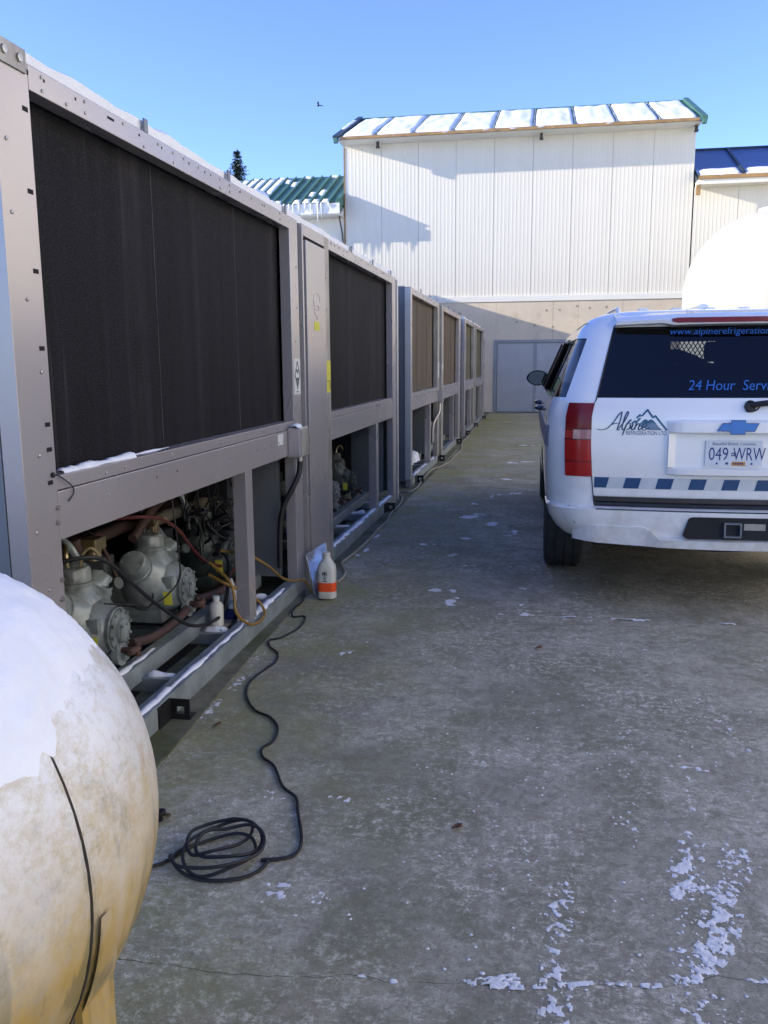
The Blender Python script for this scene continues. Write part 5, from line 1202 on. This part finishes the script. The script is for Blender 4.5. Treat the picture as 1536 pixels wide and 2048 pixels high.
# cabin seen through the glass
patch('cabin_lining', M_SEATS, [c for c in cells(1.192, 1.735, 0, HALF) if c not in glass_cells], -0.03, 0)
b = MB(); b.box((CX - 0.86, 5.05, 0.55), (CX + 0.86, 8.3, 0.9)); b.box((CX - 0.86, 5.02, 0.9), (CX - 0.8, 8.3, 1.17)); b.box((CX + 0.8, 5.02, 0.9), (CX + 0.86, 8.3, 1.17)); b.box((CX - 0.8, 8.1, 0.9), (CX + 0.8, 8.5, 1.22)); b.box((CX - .79, 5.0, .9), (CX + .79, 5.03, 1.18)); b.build('cabin_floor', M_SEATS, suv)
for x in (-0.42, 0.42):
    b = MB(); b.box((CX + x - 0.27, 7.35, 0.9), (CX + x + 0.27, 7.5, 1.38), 0.05); b.box((CX + x - 0.14, 7.37, 1.40), (CX + x + 0.14, 7.47, 1.56), 0.04); b.build('front_seat', M_SEATS, suv, True)
b = MB(); b.box((CX - 0.7, 6.3, 0.9), (CX + 0.7, 6.45, 1.30), 0.05); b.build('rear_seat', M_SEATS, suv, True)
yq = 7.25; b = MB()
b.box((CX - 0.72, yq, 0.9), (CX - 0.005, yq + 0.012, 1.66)); b.box((CX + 0.335, yq, 0.9), (CX + 0.72, yq + 0.012, 1.66)); b.box((CX - 0.005, yq, 0.9), (CX + 0.335, yq + 0.012, 1.39)); b.box((CX - 0.005, yq, 1.60), (CX + 0.335, yq + 0.012, 1.66))
b.poly([(CX - 0.004, yq, 1.3905), (CX + 0.30, yq, 1.3905), (CX + 0.18, yq, 1.455), (CX + 0.06, yq, 1.50), (CX - 0.004, yq, 1.50)], (0, 0.012, 0)); part_ = b.build('cargo_partition', M_SEATS, suv)
b = MB()
for k in range(-10, 16):
    for s_ in (-1, 1):
        x0 = -0.005 + k * 0.034; P = []
        for z in (1.385, 1.605): P.append((CX + x0 + s_ * (z - 1.495) * 0.62, yq - 0.004 + 0.002 * s_, z))
        if P[0][0] > CX - 0.06 and P[1][0] > CX - 0.06 and max(P[0][0], P[1][0]) < CX + 0.40: b.tube(P, 0.0038, 5)
b.build('wire_mesh', M_MESHW, part_)
# underside; box and spare added to block light beneath the car
b = MB(); b.box((CX - 0.7, 5.30, 0.30), (CX + 0.7, 5.36, 0.335), 0.01); b.box((CX - 0.5, 6.4, 0.22), (CX + 0.5, 9.6, 0.335), 0.02); b.build('shade_chassis', M_DARK, suv)
b = MB(); b.tube([(CX - 0.72, 6.06, 0.39), (CX + 0.72, 6.06, 0.39)], 0.055, 12); b.lathe((CX - 0.14, 6.06, 0.38), (1, 0, 0), [(0, 0.06), (0.06, 0.14), (0.2, 0.14), (0.28, 0.06)], 16); b.build('rear_axle', M_DARK, suv, True)
b = MB(); b.lathe((CX + 0.02, 5.48, 0.31), (0, 0, 1), [(0, 0.22), (0.0, 0.33), (0.04, 0.37), (0.12, 0.37), (0.13, 0.3)], 32); b.build('spare_wheel', M_TYRE, suv, True)
b = MB(); b.tube([(CX + 0.5, 5.2, 0.33), (CX + 0.5, 6.2, 0.36)], 0.04, 10); b.build('exhaust_pipe', M_RUST, suv, True)

suv.rotation_euler = (0, 0, 0.010); suv.location = (CX - 0.022, 7.4, 0)

# ================================================================== loose things in the yard
R_C = 0.0052; Zc = 0.007
cord = [(-1.415, 5.02), (-1.43 + .06, 4.86), (-1.36, 4.745), (-1.365, 4.587), (-1.335, 4.491), (-1.27, 4.502), (-1.246, 4.309), (-1.291, 4.12), (-1.338, 4.069), (-1.306, 3.97), (-1.238, 3.88), (-1.211, 3.752), (-1.241, 3.571), (-1.239, 3.441), (-1.19, 3.297), (-1.116, 3.182), (-1.038, 3.128), (-0.977, 3.036), (-0.957, 2.92), (-0.979, 2.849), (-0.951, 2.777), (-0.893, 2.72), (-0.819, 2.582), (-0.755, 2.517), (-0.721, 2.424), (-0.669, 2.278), (-0.664, 2.201), (-0.7, 2.167), (-0.754, 2.152)]
KF = [(0.00, -0.858, 2.150, 0.118, 0.105), (0.20, -0.880, 2.135, 0.125, 0.110), (0.36, -0.895, 2.190, 0.080, 0.125), (0.50, -0.915, 2.215, 0.072, 0.085), (0.66, -0.888, 2.185, 0.100, 0.120), (0.80, -0.850, 2.215, 0.105, 0.045), (0.92, -0.875, 2.150, 0.122, 0.118), (1.00, -0.885, 2.150, 0.118, 0.112)]
coil = []
for k in range(62):
    t = k / 61; a = -0.15 - t * 2 * PI * 4.55
    def kf(i_): return lerp_table([(q[0], q[i_]) for q in KF], t)
    coil.append((kf(1) + kf(3) * math.cos(a) + 0.014 * math.sin(k * 0.83) + 0.010 * math.sin(k * 0.31 + 1), kf(2) + kf(4) * math.sin(a) + 0.018 * math.sin(k * 0.47 + 2)))
coil += [(-1.04, 2.075), (-1.16, 2.06)]
pts = [(x, y, Zc if x > -1.36 else 0.016) for x, y in cord]
for k, (x, y) in enumerate(coil):
    z = Zc + (0.002 + 0.036 * (k / 62) + 0.007 * math.sin(k * 1.37) if 2 < k < 60 else 0); pts.append((x, y, max(Zc, z)))
b = MB(); b.tube(spline(pts, 6), R_C, 8); ec = b.build('extension_cord', M_RUBBER, None, True); tag(ec, 'black extension cord running over the concrete into a tangled coil', 'cord')
cone = thing('cord_plug', 'small dark plug end lying on the ground beside the tank', 'plug', (-1.22, 2.28, 0))
b = MB(); b.cyl((-1.23, 2.26, 0.03), (-1.13, 2.30, 0.028), 0.028, 0.02, 10); b.box((-1.135, 2.28, 0.016), (-1.115, 2.318, 0.044), 0.004); b.build('grip', M_BLACK, cone, True, 40)
b = MB()
for q in (-0.008, 0.008): b.box((-1.114, 2.297 + q, 0.024), (-1.094, 2.300 + q, 0.034))
b.build('prong', M_BRASS, cone)

rope = [(-1.257, 5.248), (-1.257, 5.474), (-1.345, 5.748), (-1.35, 5.87), (-1.325, 6.209), (-1.322, 6.697), (-1.329, 7.033), (-1.319, 7.453), (-1.353, 7.808), (-1.353, 8.322), (-1.40, 8.8), (-1.5, 9.211), (-1.385, 9.252), (-1.348, 9.605), (-1.375, 10.122), (-1.39, 10.697), (-1.385, 11.282), (-1.302, 11.672), (-1.252, 12.224), (-1.253, 13.224), (-1.239, 13.832), (-1.344, 15.321), (-1.344, 16.383), (-1.377, 18.507), (-1.40, 23.8)]
b = MB(); b.tube(spline([(x, y, 0.018 + (0.02 * math.sin(y * 3) if False else 0)) for x, y in rope], 5), 0.009, 6); pc = b.build('pale_cord', M_ROPE, None, True); tag(pc, 'pale dirty cord trailing along the foot of the chillers', 'cord')

jug = thing('plastic_jug', 'milky plastic jug with a bright orange band standing by the chiller post', 'jug', (-1.239, 4.90, 0.008))
b = MB(); W, D = 0.054, 0.042
def ring(z, w, d, n=28, e=3.2, ox=0.0):
    out = []
    for k in range(n):
        a = 2 * PI * k / n; c_, s_ = math.cos(a), math.sin(a); out.append((-1.239 + ox + w * math.copysign(abs(c_) ** (2 / e), c_), 4.90 + d * math.copysign(abs(s_) ** (2 / e), s_), z))
    return out
prof = [(0.008, 0.046, 0.035, 3), (0.014, W, D, 3.4), (0.055, W, D, 3.4), (0.185, W, D, 3.4), (0.205, 0.053, 0.041, 3), (0.222, 0.046, 0.037, 2.6), (0.238, 0.033, 0.029, 2.3), (0.255, 0.025, 0.024, 2), (0.272, 0.022, 0.022, 2), (0.278, 0.024, 0.024, 2), (0.288, 0.024, 0.024, 2), (0.290, 0.019, 0.019, 2)]
rs_ = [[b.bm.verts.new(p) for p in ring(z, w, d, 28, e)] for z, w, d, e in prof]
for A, B in zip(rs_, rs_[1:]):
    for k in range(28): b.bm.faces.new((A[k], A[(k + 1) % 28], B[(k + 1) % 28], B[k]))
b.bm.faces.new(rs_[0][::-1]); b.bm.faces.new(rs_[-1]); b.build('bottle_body', M_JUG, jug, True, 50)
b = MB(); r0 = [b.bm.verts.new(p) for p in ring(0.055, W + 0.001, D + 0.001, 28, 3.4)]; r1 = [b.bm.verts.new(p) for p in ring(0.110, W + 0.001, D + 0.001, 28, 3.4)]
for k in range(28): b.bm.faces.new((r0[k], r0[(k + 1) % 28], r1[(k + 1) % 28], r1[k]))
b.build('orange_band', M_ORBAND, jug, True)
b = MB(); b.tube([(-1.243 + 0.014 * math.cos(a * PI / 8), 4.90 - D - 0.0008, 0.165 + 0.014 * math.sin(a * PI / 8)) for a in range(16)], 0.0022, 4, closed=True); b.box((-1.25, 4.90 - D - 0.001, 0.158), (-1.237, 4.90 - D - 0.0004, 0.172))
for k, w_ in enumerate((0.022, 0.014, 0.03)): b.box((-1.243 - w_ / 2, 4.90 - D - 0.001, 0.138 - k * 0.010), (-1.243 + w_ / 2, 4.90 - D - 0.0004, 0.143 - k * 0.010))
b.build('label_print', M_PRINT, jug)
slv = thing('plastic_sleeve', 'shiny clear plastic sleeve leaning behind the jug with the orange band', 'sleeve', (-1.36, 5.0, 0.008))
b = MB(); g = {}
TLc, TRc, BRc, BLc = Vector((-1.405, 5.03, 0.245)), Vector((-1.285, 5.06, 0.315)), Vector((-1.235, 5.0, 0.01)), Vector((-1.322, 4.93, 0.01))
for i in range(9):
    for j in range(11):
        u, v = i / 8, j / 10; p = (BLc.lerp(BRc, u)).lerp(TLc.lerp(TRc, u), v); g[i, j] = b.bm.verts.new(p + Vector((0.006 * noise.noise(p * 14), 0.012 * noise.noise(p * 11 + Vector((5, 0, 0))), 0)))
for i in range(8):
    for j in range(10): b.bm.faces.new((g[i, j], g[i + 1, j], g[i + 1, j + 1], g[i, j + 1]))
ext = bmesh.ops.extrude_face_region(b.bm, geom=list(b.bm.faces)); bmesh.ops.translate(b.bm, verts=[v for v in ext['geom'] if isinstance(v, bmesh.types.BMVert)], vec=(0.0, 0.004, 0.0)); b.build('film', M_SLEEVE, slv, True)
b = MB(); b.tube([TLc, BLc + Vector((0, 0, 0.004)), BRc + Vector((0, 0, 0.004)), TRc], 0.003, 5); b.build('welded_edge', M_JUG, slv)

# service hoses and bottles at the open bay
def hose(name, label, m, pts, r):
    b = MB(); b.tube(spline(pts, 8), r, 8); o = b.build(name, m, None, True); tag(o, label, 'hose'); return o
hose('gauge_hose', 'long black hose sagging across the nearest compressors', M_RUBBER, [(-1.72, 2.72, 0.70), (-1.60, 2.80, 0.718), (-1.58, 2.905, 0.676), (-1.58, 3.022, 0.599), (-1.58, 3.205, 0.467), (-1.58, 3.413, 0.333), (-1.58, 3.626, 0.211), (-1.58, 3.873, 0.146), (-1.58, 4.062, 0.15), (-1.58, 4.141, 0.263), (-1.59, 4.188, 0.386), (-1.68, 4.25, 0.45)], 0.0085)
hose('gauge_hose', 'dull yellow hose looped over the snowy base rail', M_YEL, [(-1.62, 4.0, 0.42), (-1.50, 3.935, 0.354), (-1.47, 3.928, 0.286), (-1.45, 3.90, 0.198), (-1.415, 3.96, 0.125), (-1.405, 4.09, 0.09), (-1.41, 4.22, 0.10), (-1.45, 4.24, 0.16), (-1.50, 4.124, 0.246), (-1.52, 3.964, 0.323), (-1.62, 3.99, 0.36)], 0.0075)
hose('gauge_hose', 'yellow hose passing behind the post and over the rail end', M_YEL, [(-1.60, 4.10, 0.46), (-1.50, 4.213, 0.421), (-1.47, 4.476, 0.298), (-1.46, 4.70, 0.175), (-1.44, 4.85, 0.118), (-1.40, 4.95, 0.10), (-1.37, 4.97, 0.05), (-1.345, 4.95, 0.017)], 0.0075)
hose('gauge_hose', 'dark red hose hanging between the second and third compressor', M_RED, [(-1.85, 3.50, 0.73), (-1.75, 3.593, 0.723), (-1.75, 3.782, 0.673), (-1.75, 3.958, 0.584), (-1.75, 4.09, 0.475), (-1.75, 4.264, 0.363), (-1.75, 4.492, 0.284), (-1.80, 4.6, 0.29)], 0.0085)
bo = thing('plastic_bottle', 'small white plastic bottle standing inside the open bay', 'bottle', (-1.60, 4.02, 0.075))
b = MB(); b.lathe((-1.60, 4.02, 0.09), (0, 0, 1), [(0, 0.034), (0.10, 0.036), (0.118, 0.028), (0.125, 0.016), (0.145, 0.016), (0.146, 0)], 18); b.build('bottle_body', M_JUG, bo, True, 45)
b = MB(); b.lathe((-1.60, 4.02, 0.226), (0, 0, 1), [(0, 0.018), (0.018, 0.018), (0.019, 0)], 14); b.build('cap', M_LABEL, bo)
b = MB(); b.box((-1.65, 3.95, 0.0755), (-1.55, 4.30, 0.0895)); tray = b.build('board', M_WORN, None); tag(tray, 'grimy board lying across the base frame under the bottles', 'board')
bo = thing('spray_bottle', 'tall tapered white bottle with a blue collar inside the open bay', 'bottle', (-1.60, 4.25, 0.09))
b = MB(); b.lathe((-1.60, 4.24, 0.09), (0, 0, 1), [(0, 0.042), (0.07, 0.042), (0.10, 0.038), (0.17, 0.014), (0.19, 0.006), (0.191, 0)], 18); b.build('bottle_body', M_LABEL, bo, True, 45)
b = MB(); b.lathe((-1.575, 4.17, 0.09), (0, 0, 1), [(0, 0.05), (0.055, 0.05), (0.056, 0)], 18); b.build('collar', M_BLUEC, bo, True, 45)
b = MB(); b.lathe((-1.55, 4.17, 0.146), (0, 0, 1), [(0, 0.045), (0.015, 0.04), (0.03, 0.022), (0.034, 0)], 14); b.build('snow', M_SNOW, bo, True)

# fallen leaves
for k, (x, y, l) in enumerate(((0.02, 4.16, 'curled brown leaf on the concrete behind the SUV'), (-0.22, 2.42, 'pale brown leaf on the bare concrete near the coil'), (-1.22, 3.02, 'dead leaf lying beside the black bracket'))):
    b = MB(); g = [b.bm.verts.new((x + 0.035 * (t - 0.5), y + s_ * 0.016 * math.sin(PI * min(1, t + 0.02)), 0.004 + 0.012 * abs(s_) * t + 0.004 * t)) for t in (0, 0.25, 0.5, 0.75, 1) for s_ in (-1, 0, 1)]
    for i in range(4):
        for j in range(2): b.bm.faces.new((g[i * 3 + j], g[i * 3 + j + 1], g[i * 3 + 4 + j], g[i * 3 + 3 + j]))
    o = b.build('fallen_leaf', M_LEAFB, None); tag(o, l, 'leaf')

# trodden snow, crumbs and frost scraps
b = MB()
F = [((0.55, 2.98), (0.49, 2.62), .05, .42), ((0.47, 2.50), (0.41, 2.17), .055, .95), ((0.49, 2.45), (0.42, 2.2), .06, .72), ((0.40, 2.1), (0.36, 1.86), .05, .60), ((0.376, 1.96), (0.369, 1.70), .06, .80), ((0.42, 1.80), (0.44, 1.62), .08, .62),
     ((0.60, 2.44), (0.52, 2.2), .055, .78), ((0.52, 2.22), (0.44, 1.95), .06, .96), ((0.46, 2.0), (0.37, 1.86), .05, .85), ((0.56, 2.3), (0.46, 2.1), .09, .55),
     ((0.352, 3.34), (0.297, 2.45), .035, .50), ((0.36, 3.9), (0.34, 3.3), .05, .35), ((0.09, 2.16), (0.06, 1.86), .045, .74), ((0.10, 2.2), (0.12, 1.9), .03, .55), ((0.07, 1.86), (0.06, 1.62), .045, .70), ((0.085, 1.66), (0.09, 1.6), .05, .95),
     ((-0.513, 5.22), (-0.479, 4.88), .05, .72), ((-0.067, 5.42), (-0.04, 4.65), .05, .60), ((0.73, 3.40), (0.77, 3.13), .03, .66), ((0.66, 3.75), (0.72, 3.4), .05, .42), ((0.475, 2.97), (0.60, 2.945), .020, .98),
     ((-0.62, 5.21), (-0.45, 5.11), .07, .92), ((-0.66, 7.81), (-0.53, 7.97), .09, .98), ((-0.5, 7.3), (-0.4, 7.6), .10, .62), ((-0.25, 6.6), (-0.2, 7.4), .06, .62), ((-0.5, 9.2), (-0.2, 9.4), .12, .74), ((-0.7, 10.3), (-0.3, 10.6), .12, .66),
     ((-0.6, 6.2), (-0.55, 7.0), .06, .55), ((-1.0, 6.5), (-0.8, 6.6), .05, .5), ((-0.4, 12.3), (-0.1, 12.5), .12, .7), ((-0.3, 15.0), (0.0, 15.1), .14, .72), ((-0.6, 8.6), (-0.5, 9.0), .08, .6),
     ((-0.91, 2.53), (-0.79, 2.54), .05, .66), ((-0.64, 2.55), (-0.58, 2.55), .04, .78), ((-0.70, 2.02), (-0.63, 2.03), .045, .88), ((-0.56, 2.01), (-0.54, 2.03), .035, .82), ((-0.93, 3.93), (-0.89, 3.99), .03, .88), ((-0.86, 4.1), (-0.84, 4.16), .03, .72),
     ((0.59, 3.58), (0.63, 3.58), .012, 1.15), ((0.18, 3.01), (0.21, 3.01), .014, 1.1), ((-1.315, 3.09), (-1.305, 3.28), .030, 1.02), ((-1.30, 3.35), (-1.29, 3.55), .028, .75), ((-1.32, 3.7), (-1.31, 3.9), .02, .62), ((-1.28, 2.6), (-1.29, 2.75), .015, .6),
     ((-0.95, 2.27), (-0.85, 2.31), .02, .72), ((-0.80, 2.28), (-0.77, 2.29), .02, .8), ((0.0, 2.9), (0.02, 2.6), .06, .34), ((0.0, 2.4), (0.03, 2.2), .05, .40), ((0.3, 2.3), (0.2, 2.0), .05, .32), ((-0.6, 4.9), (-0.3, 4.8), .05, .45), ((-1.30, 6.1), (-1.28, 6.4), .04, .7), ((-1.31, 6.5), (-1.3, 6.9), .03, .6), ((-0.05, 5.4), (-0.5, 5.9), .06, .48)]
for k, (p, q, w_, cv) in enumerate(F): snow_field(b, p, q, w_ * 0.85, cv - (0.36 if p[1] < 4.4 else 0.16), k + 1, cell=0.0034 if p[1] < 4 else (0.009 if p[1] < 8 else 0.018), hgt=0.0016, fs=50 if p[1] < 5 else 9)
# snow caught in the joints
for x0, x1, w_, cv in ((-0.40, -0.36, .008, .9), (-0.32, -0.29, .008, 1.0), (-0.138, -0.02, .013, 1.12), (-0.075, -0.01, .016, 1.1), (0.02, 0.04, .014, 1.1), (0.075, 0.15, .009, 1.25), (0.18, 0.22, .006, 1.1), (0.215, 0.235, .008, 1.0), (0.26, 0.30, .010, 1.2), (0.345, 0.40, .016, .9), (0.50, 0.56, .006, 1.1)):
    yv = lerp_table(crack, x0); yv2 = lerp_table(crack, x1); snow_field(b, (x0, yv), (x1, yv2 + (0.03 if x0 == -0.138 else 0)), w_ * 0.9, cv - 0.14, int(x0 * 900) + 77, cell=0.0026, hgt=0.002, fs=60)
for x0, x1 in ((-0.20, -0.15), (-0.08, 0.0), (0.14, 0.22), (0.27, 0.31), (0.42, 0.62), (0.98, 1.06)):
    snow_field(b, (x0, 4.735), (x1, 4.733), .012, 1.0, int(x0 * 500) + 31, cell=0.007, fs=18)
rs = random.Random(21)
for k in range(260):
    x = rs.gauss(0.25, 0.42); y = 1.75 + abs(rs.gauss(0, 1.15)); r = rs.uniform(0.0015, 0.0055)
    n = rs.randint(5, 7); c_ = b.bm.verts.new((x, y, 0.002 + r * 0.7)); R_ = [b.bm.verts.new((x + r * rs.uniform(.6, 1.5) * math.cos(2 * PI * j / n), y + r * rs.uniform(.6, 1.3) * math.sin(2 * PI * j / n), 0.0012)) for j in range(n)]
    for j in range(n): b.bm.faces.new((c_, R_[j], R_[(j + 1) % n]))
b.build('snow_scraps', mat('trodden_snow', (0.88, 0.865, 0.82), 0.7, col2=(0.66, 0.64, 0.58), scale=45, lo=0.4, hi=0.7, bump=0.3, bscale=120), None, True, 60, kind='stuff')
